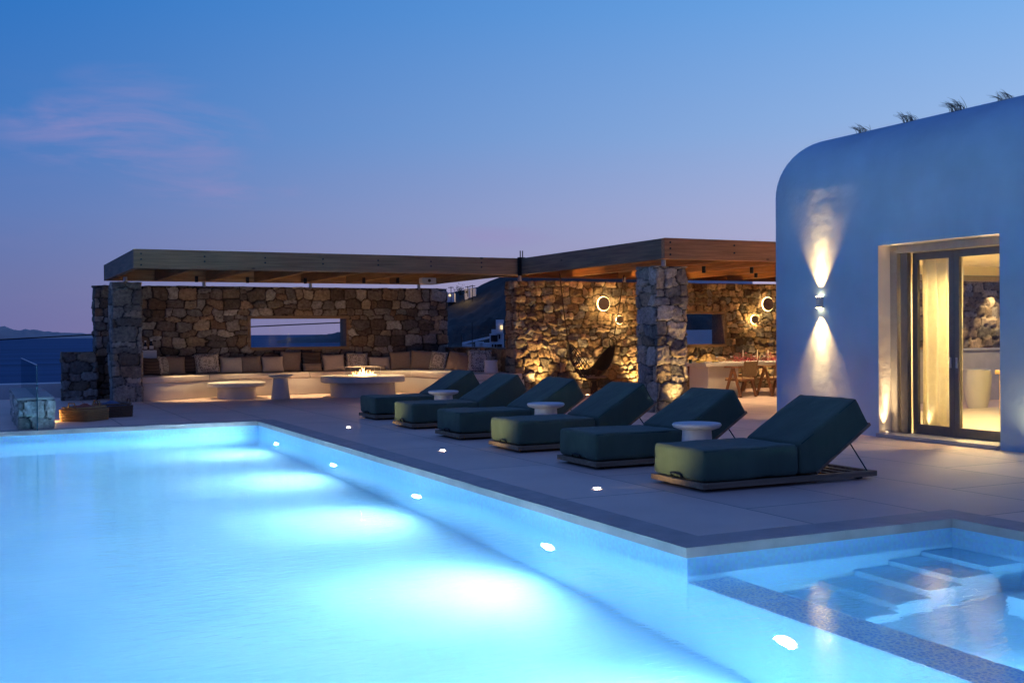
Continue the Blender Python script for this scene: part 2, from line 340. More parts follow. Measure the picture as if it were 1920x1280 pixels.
# ------------------------------------------------------------------ building helpers
class MB:
    def __init__(s): s.bm = bmesh.new()
    def box(s, a, b, bev=0.0, seg=2, mtx=None):
        a, b = Vector(a), Vector(b); c = (a + b) / 2; d = b - a
        t = bmesh.new(); bmesh.ops.create_cube(t, size=1)
        bmesh.ops.scale(t, vec=d, verts=t.verts); bmesh.ops.translate(t, vec=c, verts=t.verts)
        if bev: bmesh.ops.bevel(t, geom=t.edges[:], offset=bev, segments=seg, affect='EDGES', profile=.5)
        return s._add(t, mtx)
    def _add(s, t, mtx=None):
        if mtx is not None: bmesh.ops.transform(t, matrix=mtx, verts=t.verts)
        me = bpy.data.meshes.new('tmp'); t.to_mesh(me); t.free(); s.bm.from_mesh(me); bpy.data.meshes.remove(me); return s
    def prism(s, pts, y0, y1, bev=0.0, seg=3, axis='y'):
        """polygon of (x,z) pushed along y (or (x,y) along z)"""
        t = bmesh.new()
        f = (lambda p, q: (p[0], q, p[1])) if axis == 'y' else ((lambda p, q: (p[0], p[1], q)) if axis == 'z' else (lambda p, q: (q, p[0], p[1])))
        A = [t.verts.new(f(p, y0)) for p in pts]; B = [t.verts.new(f(p, y1)) for p in pts]; n = len(pts)
        t.faces.new(A[::-1]); t.faces.new(B)
        for i in range(n): t.faces.new((A[i], A[(i + 1) % n], B[(i + 1) % n], B[i]))
        bmesh.ops.recalc_face_normals(t, faces=t.faces)
        if bev: bmesh.ops.bevel(t, geom=t.edges[:], offset=bev, segments=seg, affect='EDGES', profile=.5)
        return s._add(t)
    def lathe(s, prof, c=(0, 0, 0), n=32, mtx=None):
        t = bmesh.new(); rings = []
        for r, z in prof:
            rings.append([t.verts.new((r * math.cos(2 * PI * i / n), r * math.sin(2 * PI * i / n), z)) for i in range(n)] if r > 1e-6 else [t.verts.new((0, 0, z))])
        for a, b in zip(rings, rings[1:]):
            for i in range(n):
                q = [a[i % len(a)], a[(i + 1) % len(a)], b[(i + 1) % len(b)], b[i % len(b)]]
                u = []
                for v in q:
                    if v not in u: u.append(v)
                if len(u) > 2: t.faces.new(u)
        bmesh.ops.recalc_face_normals(t, faces=t.faces)
        if mtx is not None: bmesh.ops.transform(t, matrix=mtx, verts=t.verts)
        bmesh.ops.translate(t, vec=c, verts=t.verts)
        return s._add(t)
    def tube(s, path, r, n=8, closed=False):
        t = bmesh.new(); P = [Vector(p) for p in path]; rr = r if isinstance(r, (list, tuple)) else [r] * len(P); rings = []
        for i, p in enumerate(P):
            a = P[i - 1] if (i or closed) else P[0]; b = P[(i + 1) % len(P)] if (i < len(P) - 1 or closed) else P[-1]
            d = (b - a).normalized(); u = d.cross(Vector((0, 0, 1)))
            if u.length < 1e-3: u = d.cross(Vector((1, 0, 0)))
            u.normalize(); v = d.cross(u)
            rings.append([t.verts.new(p + (u * math.cos(2 * PI * k / n) + v * math.sin(2 * PI * k / n)) * rr[i]) for k in range(n)])
        m_ = len(rings) if closed else len(rings) - 1
        for i in range(m_):
            A, B = rings[i], rings[(i + 1) % len(rings)]
            for k in range(n): t.faces.new((A[k], A[(k + 1) % n], B[(k + 1) % n], B[k]))
        if not closed:
            t.faces.new(rings[0][::-1]); t.faces.new(rings[-1])
        return s._add(t)
    def quad(s, *p):
        s.bm.faces.new([s.bm.verts.new(q) for q in p]); return s
    def grid(s, f, nu, nv):
        V = [[s.bm.verts.new(f(i / nu, j / nv)) for j in range(nv + 1)] for i in range(nu + 1)]
        for i in range(nu):
            for j in range(nv): s.bm.faces.new((V[i][j], V[i + 1][j], V[i + 1][j + 1], V[i][j + 1]))
        return s
    def build(s, name, mt, parent=None, smooth=False, loc=None, recalc=False, angle=None):
        if recalc: bmesh.ops.recalc_face_normals(s.bm, faces=s.bm.faces)
        me = bpy.data.meshes.new(name); s.bm.to_mesh(me); s.bm.free()
        if mt: me.materials.append(mt)
        if smooth:
            me.polygons.foreach_set('use_smooth', [True] * len(me.polygons))
            if angle is not None: me.set_sharp_from_angle(angle=angle)
        o = bpy.data.objects.new(name, me); COL.objects.link(o)
        if parent: o.parent = parent
        if loc: o.location = loc
        return o
def thing(name, label, cat, loc=(0, 0, 0), rz=0, group=None):
    o = bpy.data.objects.new(name, None); COL.objects.link(o); o.empty_display_size = .1
    o.location = loc; o.rotation_euler = (0, 0, rz)
    return tag(o, label, cat, group)
def tag(o, label, cat, group=None):
    o['label'] = label; o['category'] = cat
    if group: o['group'] = group
    return o
def struct(o, kind='structure'): o['kind'] = kind; return o
def copy_tree(o, parent=None):
    c = o.copy(); COL.objects.link(c); c.parent = parent
    for ch in list(o.children): copy_tree(ch, c)
    return c
def lamp(kind, name, loc, power, color, parent=None, size=.05, spot=None, blend=.5, target=None, area=None):
    d = bpy.data.lights.new(name, kind); d.energy = power; d.color = color
    if kind in ('POINT', 'SPOT'): d.shadow_soft_size = size
    if kind == 'SPOT': d.spot_size = R(spot); d.spot_blend = blend
    if kind == 'AREA': d.shape = 'DISK'; d.size = area
    o = bpy.data.objects.new(name, d); COL.objects.link(o)
    if target is not None:
        o.rotation_euler = (Vector(target) - Vector(loc)).to_track_quat('-Z', 'Y').to_euler()
    o.location = loc
    if parent: o.parent = parent; o.matrix_parent_inverse = Matrix.Translation(parent.location).inverted() if False else Matrix()
    if parent: o.location = Vector(loc) - Vector(parent.location)
    return o
WARM = (1.0, .63, .22); WARM2 = (1.0, .71, .36)

# ------------------------------------------------------------------ rubble stone walls (real relief)
def lattice(seed, n=64):
    return np.random.default_rng(seed).random((n, n)).astype(np.float32)
def vnoise(u, v, seed):
    T = lattice(seed); n = T.shape[0]
    iu = np.floor(u).astype(int); iv = np.floor(v).astype(int); fu = u - iu; fv = v - iv
    fu = fu * fu * (3 - 2 * fu); fv = fv * fv * (3 - 2 * fv)
    a = T[iu % n, iv % n]; b = T[(iu + 1) % n, iv % n]; c = T[iu % n, (iv + 1) % n]; d = T[(iu + 1) % n, (iv + 1) % n]
    return (a * (1 - fu) + b * fu) * (1 - fv) + (c * (1 - fu) + d * fu) * fv - .5
PAL_BROWN = [(.29, .22, .16), (.24, .18, .13), (.34, .27, .20), (.20, .165, .14), (.27, .25, .235), (.34, .31, .28), (.28, .19, .13), (.17, .14, .12), (.22, .205, .195), (.30, .29, .28)]
PAL_GREY = [(.34, .31, .28), (.28, .26, .25), (.40, .35, .30), (.24, .23, .23), (.36, .29, .22), (.44, .40, .35)]
PAL_PALE = [(.52, .51, .48), (.44, .43, .41), (.58, .56, .52)]
PAL_GOLD = [(.27, .25, .225), (.20, .175, .15), (.36, .26, .165), (.30, .21, .13), (.44, .34, .23), (.25, .185, .12), (.34, .29, .22), (.28, .205, .15), (.38, .28, .17)]
def stone_wall(name, pts, h, label, seed, pal, res=.024, hole=None, size=(.20, .50, .13, .30), relief=1.0, rough=1.0, edge=.17, gap=.06):
    """closed footprint pts (counter-clockwise from above), stones wrap round the corners; hole=(x0,x1,z0,z1)"""
    rg = np.random.default_rng(seed)
    us, P, Nn = [], [], []; u0 = 0
    n = len(pts)
    for i in range(n):
        a = np.array(pts[i][:2], float); b = np.array(pts[(i + 1) % n][:2], float)
        r_ = pts[i][2] if len(pts[i]) > 2 else res
        Ls = np.linalg.norm(b - a); k = max(2, int(round(Ls / r_))); d = (b - a) / Ls; nn = np.array([d[1], -d[0]])
        pd = np.array(pts[i][:2], float) - np.array(pts[i - 1][:2], float); pd /= np.linalg.norm(pd); pn = np.array([pd[1], -pd[0]])
        for j in range(k):
            us.append(u0 + Ls * j / k); P.append(a + d * Ls * j / k)
            Nn.append((nn + pn) * .5 if j == 0 else nn)
        u0 += Ls
    us = np.array(us); P = np.array(P); Nn = np.array(Nn); Lt = u0
    nv = max(2, int(round(h / res))); vs = np.linspace(0, h, nv + 1)
    seeds = []
    v = -.05
    while v < h + .05:
        rh = rg.uniform(size[2], size[3]); u = -rg.uniform(0, .4)
        while u < Lt + .3:
            wd = rg.uniform(size[0], size[1]); q = rg.random()
            if q < .2 and rh > .2:
                f = rg.uniform(.4, .6)
                seeds.append((u + wd / 2, v + rh * f / 2, wd / 2, rh * f / 2)); seeds.append((u + wd / 2 + rg.uniform(-.03, .03), v + rh * (1 + f) / 2, wd / 2, rh * (1 - f) / 2))
            elif q < .32: seeds.append((u + wd / 2, v + rh * .5 + rg.uniform(-.05, .05), wd / 2 * 1.1, rh / 2 * 1.35))
            else: seeds.append((u + wd / 2, v + rh / 2 + rg.uniform(-.035, .035), wd / 2, rh / 2))
            u += wd
        v += rh
    sd = np.array(seeds, np.float32); ns = len(sd)
    U, V = np.meshgrid(us, vs, indexing='ij'); U = U.ravel().astype(np.float32); V = V.ravel().astype(np.float32)
    uw = U + .10 * vnoise(U * 4.4, V * 4.4, seed + 1) + .035 * vnoise(U * 14, V * 14, seed + 3)
    vw = V + .085 * vnoise(U * 4.4 + 9, V * 4.4, seed + 2) + .025 * vnoise(U * 14, V * 14 + 5, seed + 4)
    tilt = rg.normal(0, .07, (ns, 2)).astype(np.float32); amp = rg.uniform(.018, .058, ns).astype(np.float32) * relief
    colp = np.array([pal[k] for k in rg.integers(0, len(pal), ns)], np.float32) * rg.uniform(.5, 1.35, (ns, 1)).astype(np.float32)
    disp = np.zeros(len(U), np.float32); colr = np.zeros((len(U), 4), np.float32); colr[:, 3] = 1
    mortar = np.array(pal).mean(0) * .17
    CH = 20000
    for c in range(0, len(U), CH):
        uu = uw[c:c + CH, None]; vv = vw[c:c + CH, None]
        du = (uu - sd[None, :, 0]); dv = (vv - sd[None, :, 1])
        d = (np.abs(du / sd[None, :, 2]) ** 3 + np.abs(dv / sd[None, :, 3]) ** 3) ** (1 / 3.)
        i1 = d.argmin(1); ar = np.arange(len(i1)); f1 = d[ar, i1]; d[ar, i1] = 9e9; f2 = d.min(1)
        e = np.clip((f2 - f1 - gap) / edge, 0, 1); t = e * e * (3 - 2 * e)
        dd = t * (amp[i1] + np.clip(tilt[i1, 0] * du[ar, i1] + tilt[i1, 1] * dv[ar, i1], -.02, .03) * relief)
        disp[c:c + CH] = dd
        tm = np.clip(e * 2.0, 0, 1)[:, None]
        colr[c:c + CH, :3] = colp[i1] * tm + mortar * (1 - tm)
    disp += rough * (.016 * vnoise(U * 9, V * 9, seed + 10) + .012 * vnoise(U * 22, V * 22, seed + 5) + .007 * vnoise(U * 47, V * 47, seed + 6))
    colr[:, :3] *= (1 + .35 * vnoise(U * 3.1, V * 3.1, seed + 7))[:, None]
    nu = len(us); disp = disp.reshape(nu, nv + 1); 
    Zt = np.repeat(vs[None, :], nu, 0)
    top = .03 * vnoise(us * 4, us * 0 + 3, seed + 8) + .015 * vnoise(us * 13, us * 0, seed + 9)
    Zt = Zt + top[:, None] * (vs[None, :] / h) ** 6
    X = P[:, None, 0] + Nn[:, None, 0] * (disp - .02); Y = P[:, None, 1] + Nn[:, None, 1] * (disp - .02)
    verts = np.stack([X, Y, Zt], -1).reshape(-1, 3)
    faces = []
    for i in range(nu):
        j2 = (i + 1) % nu
        for j in range(nv):
            if hole is not None:
                xm = (P[i, 0] + P[j2, 0]) / 2; zm = (vs[j] + vs[j + 1]) / 2
                if hole[0] < xm < hole[1] and hole[2] < zm < hole[3] and abs(Nn[i][1]) > .9: continue
            faces.append((i * (nv + 1) + j, j2 * (nv + 1) + j, j2 * (nv + 1) + j + 1, i * (nv + 1) + j + 1))
    faces.append([i * (nv + 1) + nv for i in range(nu)])
    me = bpy.data.meshes.new(name); me.from_pydata(verts.tolist(), [], faces); me.materials.append(M['stone'])
    me.polygons.foreach_set('use_smooth', [True] * (len(faces) - 1) + [False])
    at = me.attributes.new('stone_col', 'FLOAT_COLOR', 'POINT'); at.data.foreach_set('color', colr.ravel())
    me.update()
    o = bpy.data.objects.new(name, me); COL.objects.link(o)
    tag(o, label, 'stone wall' if 'pillar' not in name else 'stone pillar')
    return o

# ================================================================== SETTING
WZ = -0.20            # water level
PX, PN, PF = 4.42, 2.4, 19.15     # pool: right edge, near edge, far edge
BX, BY = 6.95, 6.36   # small basin: right edge, far edge
PL = -9.0
def rects(name, quads, z, mt, kind='structure', th=.0):
    b = MB()
    for (x0, y0, x1, y1) in quads: b.quad((x0, y0, z), (x1, y0, z), (x1, y1, z), (x0, y1, z))
    o = b.build(name, mt); return struct(o, kind)
cw = .34
rects('terrace_deck', [(PX + cw, BY + cw, 34, 29.0), (BX + cw, -6, 34, BY + cw), (-1.2, PF + cw, PX + cw, 29.0), (PL, -6, BX + cw, PN - cw)], 0, M['deck'])
cb = MB()
cb.box((PX, BY, -.07), (PX + cw, PF + cw, .0)); cb.box((PL, PF, -.07), (PX, PF + cw, .0)); cb.box((PX + cw, BY, -.07), (BX + cw, BY + cw, 0.0))
cb.box((BX, PN, -.07), (BX + cw, BY, .0)); cb.box((PL, PN - cw, -.07), (BX + cw, PN, .0))
bmesh.ops.translate(cb.bm, vec=(0, 0, .003), verts=cb.bm.verts)
tag(cb.build('pool_coping', M['coping']), 'dark flat stone coping band edging the whole swimming pool', 'coping')
# pool shell
ps = MB(); D = -1.90; o_ = .02
def wallq(a, b, z0, z1): ps.quad((a[0], a[1], z0), (b[0], b[1], z0), (b[0], b[1], z1), (a[0], a[1], z1))
top = -.068
wallq((PX + o_, BY + o_), (PX + o_, PF + o_), D, top); wallq((PX + o_, PF + o_), (PL, PF + o_), D, top)
wallq((PL, PF + o_), (PL, PN), D, top); wallq((PL, PN), (BX + o_, PN), D, top)
wallq((BX + o_, PN), (BX + o_, BY + o_), D, top); wallq((BX + o_, BY + o_), (PX + o_, BY + o_), D, top)
ps.quad((PL, PN, D), (PX + .1, PN, D), (PX + .1, PF + o_, D), (PL, PF + o_, D))
ps.quad((PX + .35, PN, -1.15), (BX + o_, PN, -1.15), (BX + o_, BY + o_, -1.15), (PX + .35, BY + o_, -1.15))
pool = ps.build('pool_basin', M['pool']); struct(pool)
dv = tag(MB().box((PX + .02, PN, D), (PX + .40, BY + .02, WZ - .185), .01).build('dividing_wall', M['pool']), 'submerged tiled wall dividing the big pool from the small stepped basin', 'pool wall')
MB().box((PX + .025, PN + .01, WZ - .183), (PX + .395, BY + .015, WZ - .17)).build('mosaic_cap', M['mosaic'], dv)
st = MB()
for k in range(5):
    x1 = BX + .01 - .34 * k; st.box((x1 - .34, 5.72 - .04 * k, -1.14), (x1, BY + .01, -.33 - .165 * k), .008)
st.box((BX - .66, PN + .02, -1.14), (BX + .008, 5.30, -.66), .01)
tag(st.build('pool_steps', M['pool']), 'underwater staircase in the far right corner of the small basin', 'steps')
wm = MB(); wm.quad((PL, PN, WZ), (BX + o_ - .001, PN, WZ), (BX + o_ - .001, BY + .019, WZ), (PL, BY + .019, WZ)); 
wm.quad((PL, BY + .019, WZ), (PX + .019, BY + .019, WZ), (PX + .019, PF + .019, WZ), (PL, PF + .019, WZ))
bmesh.ops.remove_doubles(wm.bm, verts=wm.bm.verts, dist=1e-4)
struct(wm.build('pool_water', M['water']))

# pool lamps: four sunk along the right wall of the big pool, then the one nearest the camera
for i, y in enumerate((17.82, 14.66, 11.51, 8.41, 5.32)):
    names = ['underwater lamp in the pool wall nearest the far corner', 'second underwater lamp from the far corner of the pool', 'middle of the five underwater lamps in the pool wall',
             'underwater lamp in the pool wall just before the coping corner', 'brightest underwater lamp, on the submerged dividing wall nearest the camera']
    t = thing('pool_lamp', names[i], 'pool lamp', (PX + .0195, y, -.85), 0, 'underwater lamps along the pool wall')
    rot = Matrix.Rotation(-PI / 2, 4, 'Y')
    MB().lathe([(0, .02), (.045, .017), (.064, .010), (.070, .004)], n=28, mtx=rot).build('lens', M['pool_lens'], t)
    MB().lathe([(.072, .0), (.072, .006), (.098, .005), (.102, 0)], n=28, mtx=rot).build('rim', M['ceramic'], t)
    lamp('AREA', 'pool_light', (PX - .012, y, -.85), 104, (.53, .85, 1.0), t, area=.15, target=(PX - 2.6, y, -1.0))
    lamp('SPOT', 'pool_beam', (PX - .03, y, -.85), 165, (.88, .92, 1.0), t, .05, 100, 1.0, (PX - 1.15, y, -1.88))
# two more lamps stand in parts of the pool wall outside the frame
for loc, tgt, pw in (((PL + .1, 14, -.8), (0, 14, -1.4), 480), ((PL + .1, 9, -.8), (0, 9, -1.4), 480), ((-3, PN + .1, -.8), (-3, 8, -1.4), 260), ((1.2, PN + .1, -.8), (1.2, 8, -1.4), 260)):
    lamp('SPOT', 'pool_light', loc, pw, (.58, .87, 1.0), None, .06, 150, .35, tgt)
lamp('SPOT', 'basin_light', (PX + .50, 3.9, -.75), 110, (.44, .81, 1.0), None, .08, 160, .8, (PX + 2.0, 5.4, -.9))

# sea, land, far things
struct(MB().quad((-30000, 40, -25), (40000, 40, -25), (40000, 45000, -25), (-30000, 45000, -25)).build('sea', M['sea']))
def gnd(u, v):
    y = 27.5 + 95 * v; x = -60 + 260 * u
    z = -1.2 - 25 * v ** .8 if v > 0 else -.6
    return (x, y, z - .4 * math.sin(x * .2 + y * .13))
struct(MB().grid(gnd, 40, 24).build('ground', M['ground'], None, True))
def hsh(a): return (math.sin(a * 12.9898) * 43758.5453) % 1
def fbm(x, y):
    s = 0; a = 1
    for k in range(6):
        s += a * (math.sin(x * 1.7 + 1.3 * k + math.sin(y * 1.1 + k)) * math.cos(y * 1.9 - .7 * k + math.sin(x * .8))); a *= .52; x *= 2.03; y *= 2.03
    return s
def pxaz(px): return R(25.942) + math.atan((px - 960) / 2082)
def interp(x, T):
    for (a, b), (c, d) in zip(T, T[1:]):
        if x <= c: return b + (d - b) * (x - a) / (c - a) if x > a else b
    return T[-1][1]
SK = [(690, 12), (760, 30), (840, 74), (862, 78), (885, 83), (900, 88), (943, 105), (1000, 126), (1100, 120), (1190, 112), (1300, 88), (1400, 70), (1900, 90)]
def hill(u, v):
    px = 690 + (1900 - 690) * u; a = pxaz(px); r = 95 + 190 * v
    top_ = 1.5 + interp(px, SK) / 2082 * 285 * math.cos(a - R(25.94))
    low = -14.0
    s = v ** 1.25
    z = low + (top_ - low) * s + (1 - abs(2 * v - 1)) * 1.3 * fbm(px * .011, r * .05) + .35 * fbm(px * .09, r * .3) * min(1, 6 * (1 - v) + .5)
    return (r * math.sin(a), r * math.cos(a), z)
hb = MB().grid(hill, 170, 70); hb.grid(lambda u, v: (lambda p: (p[0] * (1 + .5 * v), p[1] * (1 + .5 * v), p[2] - 40 * v))(hill(u, 1)), 100, 3)
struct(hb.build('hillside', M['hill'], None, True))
def ridge(name, prof, dist, depth, mt, base=-25):
    b = MB(); V = []
    xs = [prof[0][0] + (prof[-1][0] - prof[0][0]) * k / 120 for k in range(121)]
    def f(u, v):
        px = prof[0][0] + (prof[-1][0] - prof[0][0]) * u; a = pxaz(px); H = interp(px, prof) + interp(px, prof) * .08 * fbm(px * .12, 2)
        r = dist + depth * v; z = base - 2 + (H * dist / 2082 + 27) * (math.sin(PI * min(1, v * 1.0)) ** .7) * (1 + .10 * fbm(px * .09, v * 5))
        return (r * math.sin(a), r * math.cos(a), z)
    return struct(b.grid(f, 110, 22).build(name, mt, None, True))
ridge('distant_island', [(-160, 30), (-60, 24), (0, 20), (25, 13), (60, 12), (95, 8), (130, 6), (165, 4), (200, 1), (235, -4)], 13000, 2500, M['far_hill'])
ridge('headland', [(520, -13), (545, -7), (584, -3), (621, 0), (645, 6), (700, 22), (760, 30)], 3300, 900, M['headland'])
# lower terrace beyond the left of the pool
wb = MB(); wb.box((-9, 29.6, -1.6), (2.6, 30.1, .34), .02)
tag(wb.build('parapet_wall', M['white_wall']), 'long low white parapet wall in front of the sea at left', 'parapet')
struct(rects('lower_terrace', [(-9, PF + cw + .002, -1.2, 29.6)], -.32, M['white_wall']))

# ================================================================== STONE WALLS
W1 = stone_wall('stone_wall', [(2.64, 28.1), (11.7, 28.1), (11.7, 28.6, .06), (2.64, 28.6, .08)], 2.70, 'long brown rubble stone wall with a slot window behind the curved sofa', 11, PAL_BROWN,
                res=.021, hole=(6.30, 8.86, 1.14, 1.93), size=(.16, .50, .11, .30), gap=.13, edge=.15)
W2 = stone_wall('stone_wall', [(11.37, 23.2), (20.6, 23.2), (20.6, 23.7, .06), (11.37, 23.7, .08)], 2.70, 'floodlit golden stone wall behind the hanging chair and dining table', 23, PAL_GOLD,
                res=.021, hole=(15.95, 17.36, 1.13, 1.97), size=(.12, .38, .08, .24), relief=1.15, rough=1.8, edge=.20, gap=.10)
stone_wall('stone_pillar', [(2.84, 26.25), (3.46, 26.25), (3.46, 26.95), (2.84, 26.95)], 2.70, 'blue-grey square stone pillar under the left end of the sofa pergola', 31, PAL_GREY, res=.024, size=(.26, .6, .18, .4))
stone_wall('stone_pillar', [(11.30, 17.15), (11.95, 17.15), (11.95, 17.8), (11.30, 17.8)], 2.70, 'square stone pillar lit from below in front of the dining terrace', 47, PAL_GREY, res=.018, size=(.18, .5, .13, .34), relief=1.2, rough=1.6)
stone_wall('stone_wall', [(1.88, 27.6), (2.62, 27.6), (2.62, 28.05), (1.88, 28.05)], 1.12, 'short low stone wall stub left of the blue-grey pillar', 53, PAL_BROWN, res=.024, size=(.2, .5, .13, .26))
stone_wall('stone_wall', [(11.62, 28.08, .05), (11.62, 23.72, .03), (11.98, 23.72, .05), (11.98, 28.08, .05)][::-1], 1.10, 'low stone wall with a glass screen between the sofa and the hillside', 59, PAL_BROWN, res=.03)
lw = stone_wall('stone_wall', [(.67, 19.45), (1.18, 19.45), (1.18, 23.3), (.67, 23.3)], .47, 'knee-high stone wall with a flat top beside the glass balustrade', 61, PAL_PALE, res=.022, size=(.25, .6, .16, .3))
MB().box((.645, 19.42, .475), (1.20, 23.33, .51), .006).build('capping_slab', M['slab'], lw)
stone_wall('stone_wall', [(17.2, 19.6), (25, 19.6), (25, 20.1, .1), (17.2, 20.1, .1)], 2.9, 'spotlit stone wall seen through the glass doors of the house', 71, PAL_GOLD, res=.04, size=(.2, .5, .14, .3), relief=1.3)

def wall_window(parent, x0, x1, z0, z1, y0, y1, label, cat='window'):
    t = thing('window', label, cat, (x0, y0, z0)); f = .07
    X, Z = x1 - x0, z1 - z0; D_ = y1 - y0
    b = MB()
    b.box((0, -.025, 0), (X, D_, f)); b.box((0, -.025, Z - f), (X, D_, Z)); b.box((0, -.025, f), (f, D_, Z - f)); b.box((X - f, -.025, f), (X, D_, Z - f))
    b.build('frame', M['win_wood'], t)
    MB().box((f, D_ * .55, f), (X - f, D_ * .55 + .012, Z - f)).build('pane', M['glass'], t)
    return t
wall_window(W1, 6.26, 8.90, 1.10, 1.97, 28.09, 28.62, 'long dark-framed slot window looking to the sea above the sofa')
wall_window(W2, 15.9, 17.4, 1.09, 2.0, 23.19, 23.72, 'timber-framed window in the golden wall beside the dining table')
# glass above the low wall and at the pool edge
gt = thing('glass_screen', 'clear glass screen standing on the low wall at the right of the sofa', 'glass screen', (11.8, 23.8, 1.10))
MB().box((-.006, 0, 0), (.006, 4.2, .58)).build('pane', M['glass'], gt)
MB().box((-.02, 0, 0.002), (.02, 4.2, .03)).build('rail', M['steel'], gt)
gt = thing('glass_balustrade', 'frameless glass balustrade pane cutting past the knee-high stone wall', 'balustrade', (.92, 18.86 + .32, 0))
MB().box((-.008, -.06 - .02, .003), (.008, 6.0, 1.04)).build('pane', M['glass_rail'], gt)
MB().box((-.009, -.092, .003), (.009, -.081, 1.04)).build('edge_strip', M['glass_edge'], gt)
MB().box((-.0085, -.08, 1.041), (.0085, 6.0, 1.052)).build('top_edge', M['ceramic'], gt)

# ================================================================== PERGOLAS
ZB, ZT = 2.81, 3.19
def pergola(name, label, x0, x1, y0, y1, fm, sm, bm_, nraf, bolts, posts, rm):
    t = thing(name, label, 'pergola', (x0, y0, 0)); X, Y = x1 - x0, y1 - y0; th = .11
    MB().box((0, 0, ZB), (X, th, ZT), .006).build('front_beam', fm, t)
    MB().box((0, th + .002, ZB + .003), (th, Y - .112, ZT - .003), .006).build('side_beam', sm, t)
    MB().box((X - th, th + .002, ZB + .003), (X, Y - .112, ZT - .003), .006).build('side_beam', sm, t)
    MB().box((0, Y - .11, ZB), (X, Y, ZT), .006).build('back_beam', fm, t)
    for k in range(nraf):
        x = X * (k + 1) / (nraf + 1)
        MB().box((x - .045, th + .002, ZB + .012), (x + .045, Y - .112, ZT - .11)).build('rafter', rm, t)
    b = MB(); nb = int(Y / .16)
    for k in range(nb):
        ya = th + .004 + (Y - 2 * th - .01) * k / nb; yb = th + (Y - 2 * th - .01) * (k + 1) / nb
        b.box((th + .004, ya, ZT - .106), (X - th - .004, yb, ZT - .08))
    b.build('ceiling', bm_, t)
    MB().box((.13, .13, ZT - .078), (X - .13, Y - .13, ZT - .05)).build('roof_sheet', M['black'], t)
    for (bx, bz) in bolts:
        MB().lathe([(0, -.012), (.018, -.012), (.02, 0)], (bx, 0, bz), 10, Matrix.Rotation(-PI / 2, 4, 'X')).build('bolt', M['black'], t)
    for (px_, py_, zb) in posts:
        MB().tube([(px_ - x0, py_ - y0, zb), (px_ - x0, py_ - y0, ZB + .02)], .045, 12).build('post', M['steel'], t, True, angle=.6)
    return t
bl = [(.14, ZT - .09), (.14, ZT - .20), (.14, ZT - .31)]
for k in range(1, 7): bl += [(.14 + 1.22 * k, ZT - .12), (.14 + 1.22 * k, ZT - .22)]
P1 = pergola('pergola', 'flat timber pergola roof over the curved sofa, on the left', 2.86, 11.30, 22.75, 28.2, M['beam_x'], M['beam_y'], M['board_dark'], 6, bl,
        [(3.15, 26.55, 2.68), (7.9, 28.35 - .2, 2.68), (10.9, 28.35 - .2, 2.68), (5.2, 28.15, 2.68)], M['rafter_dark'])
P2 = pergola('pergola', 'higher warm timber pergola over the dining terrace beside the house', 11.302, 19.6, 16.88, 23.95, M['beam_x_warm'], M['beam_y'], M['board'], 4, [(.12, ZT - .08), (.12, ZT - .19), (.12, ZT - .30), (1.55, ZT - .1), (1.55, ZT - .24)],
        [(11.62, 17.4, 2.68), (11.62, 23.45, 2.68), (14.5, 23.45, 2.68)], M['rafter'])
# steel lugs where the two roofs meet
lg = MB(); lg.box((11.22, 22.70, 2.79), (11.40, 22.745, 3.21)); lg.tube([(11.28, 22.72, 3.2), (11.28, 22.72, 3.36)], .012, 6); lg.tube([(11.34, 22.72, 3.2), (11.34, 22.72, 3.36)], .012, 6)
tag(lg.build('corner_bracket', M['black']), 'black steel bracket with two rods where the two pergolas meet', 'bracket')

# ceiling fittings
sp = thing('loudspeaker', 'white box loudspeaker under the sofa pergola', 'loudspeaker', (9.75, 24.6, 2.70))
MB().box((-.18, -.12, -.03), (.18, .12, .11), .02).build('cabinet', M['ceramic'], sp)
MB().lathe([(0, 0), (.04, 0), (.045, -.012)], (0, -.121, .04), 16, Matrix.Rotation(PI / 2, 4, 'X')).build('grille', M['black'], sp)
def downlight(x, y, z, label, power, spot=95, tgt=None, group='spotlights under the pergola roofs', col=WARM2):
    t = thing('ceiling_spotlight', label, 'spotlight', (x, y, z), 0, group)
    MB().lathe([(0, .14), (.04, .14), (.04, 0), (.033, 0), (.033, .02), (0, .02)], n=16).build('can', M['black'], t, True, angle=.6)
    MB().lathe([(0, .008), (.032, .008)], n=16).build('lens', M['warm_lens'], t)
    lamp('SPOT', 'spot_light', (x, y, z - .01), power, col, t, .03, spot, .8, tgt or (x, y, 0))
for k, (x, y) in enumerate(((4.70, 26.35), (5.9, 26.45), (7.3, 26.45), (8.6, 25.9), (9.4, 25.7))):
    downlight(x, y, 2.72, ['spotlight over the left end of the curved sofa', 'spotlight over the low round coffee table', 'spotlight above the sofa between the coffee and fire tables', 'spotlight directly above the fire table', 'spotlight above the right bend of the sofa'][k], [420, 480, 480, 150, 320][k], [46, 48, 48, 60, 80][k])
for k, (x, y) in enumerate(((13.9, 19.3), (15.0, 19.1), (16.3, 20.6), (17.6, 21.3))):
    downlight(x, y, 2.72, ['bright spotlight on the second dining rafter', 'black can spotlight hanging by the house wall', 'spotlight over the near half of the dining table', 'spotlight over the far half of the dining table'][k], [150, 150, 190, 190][k], 105)

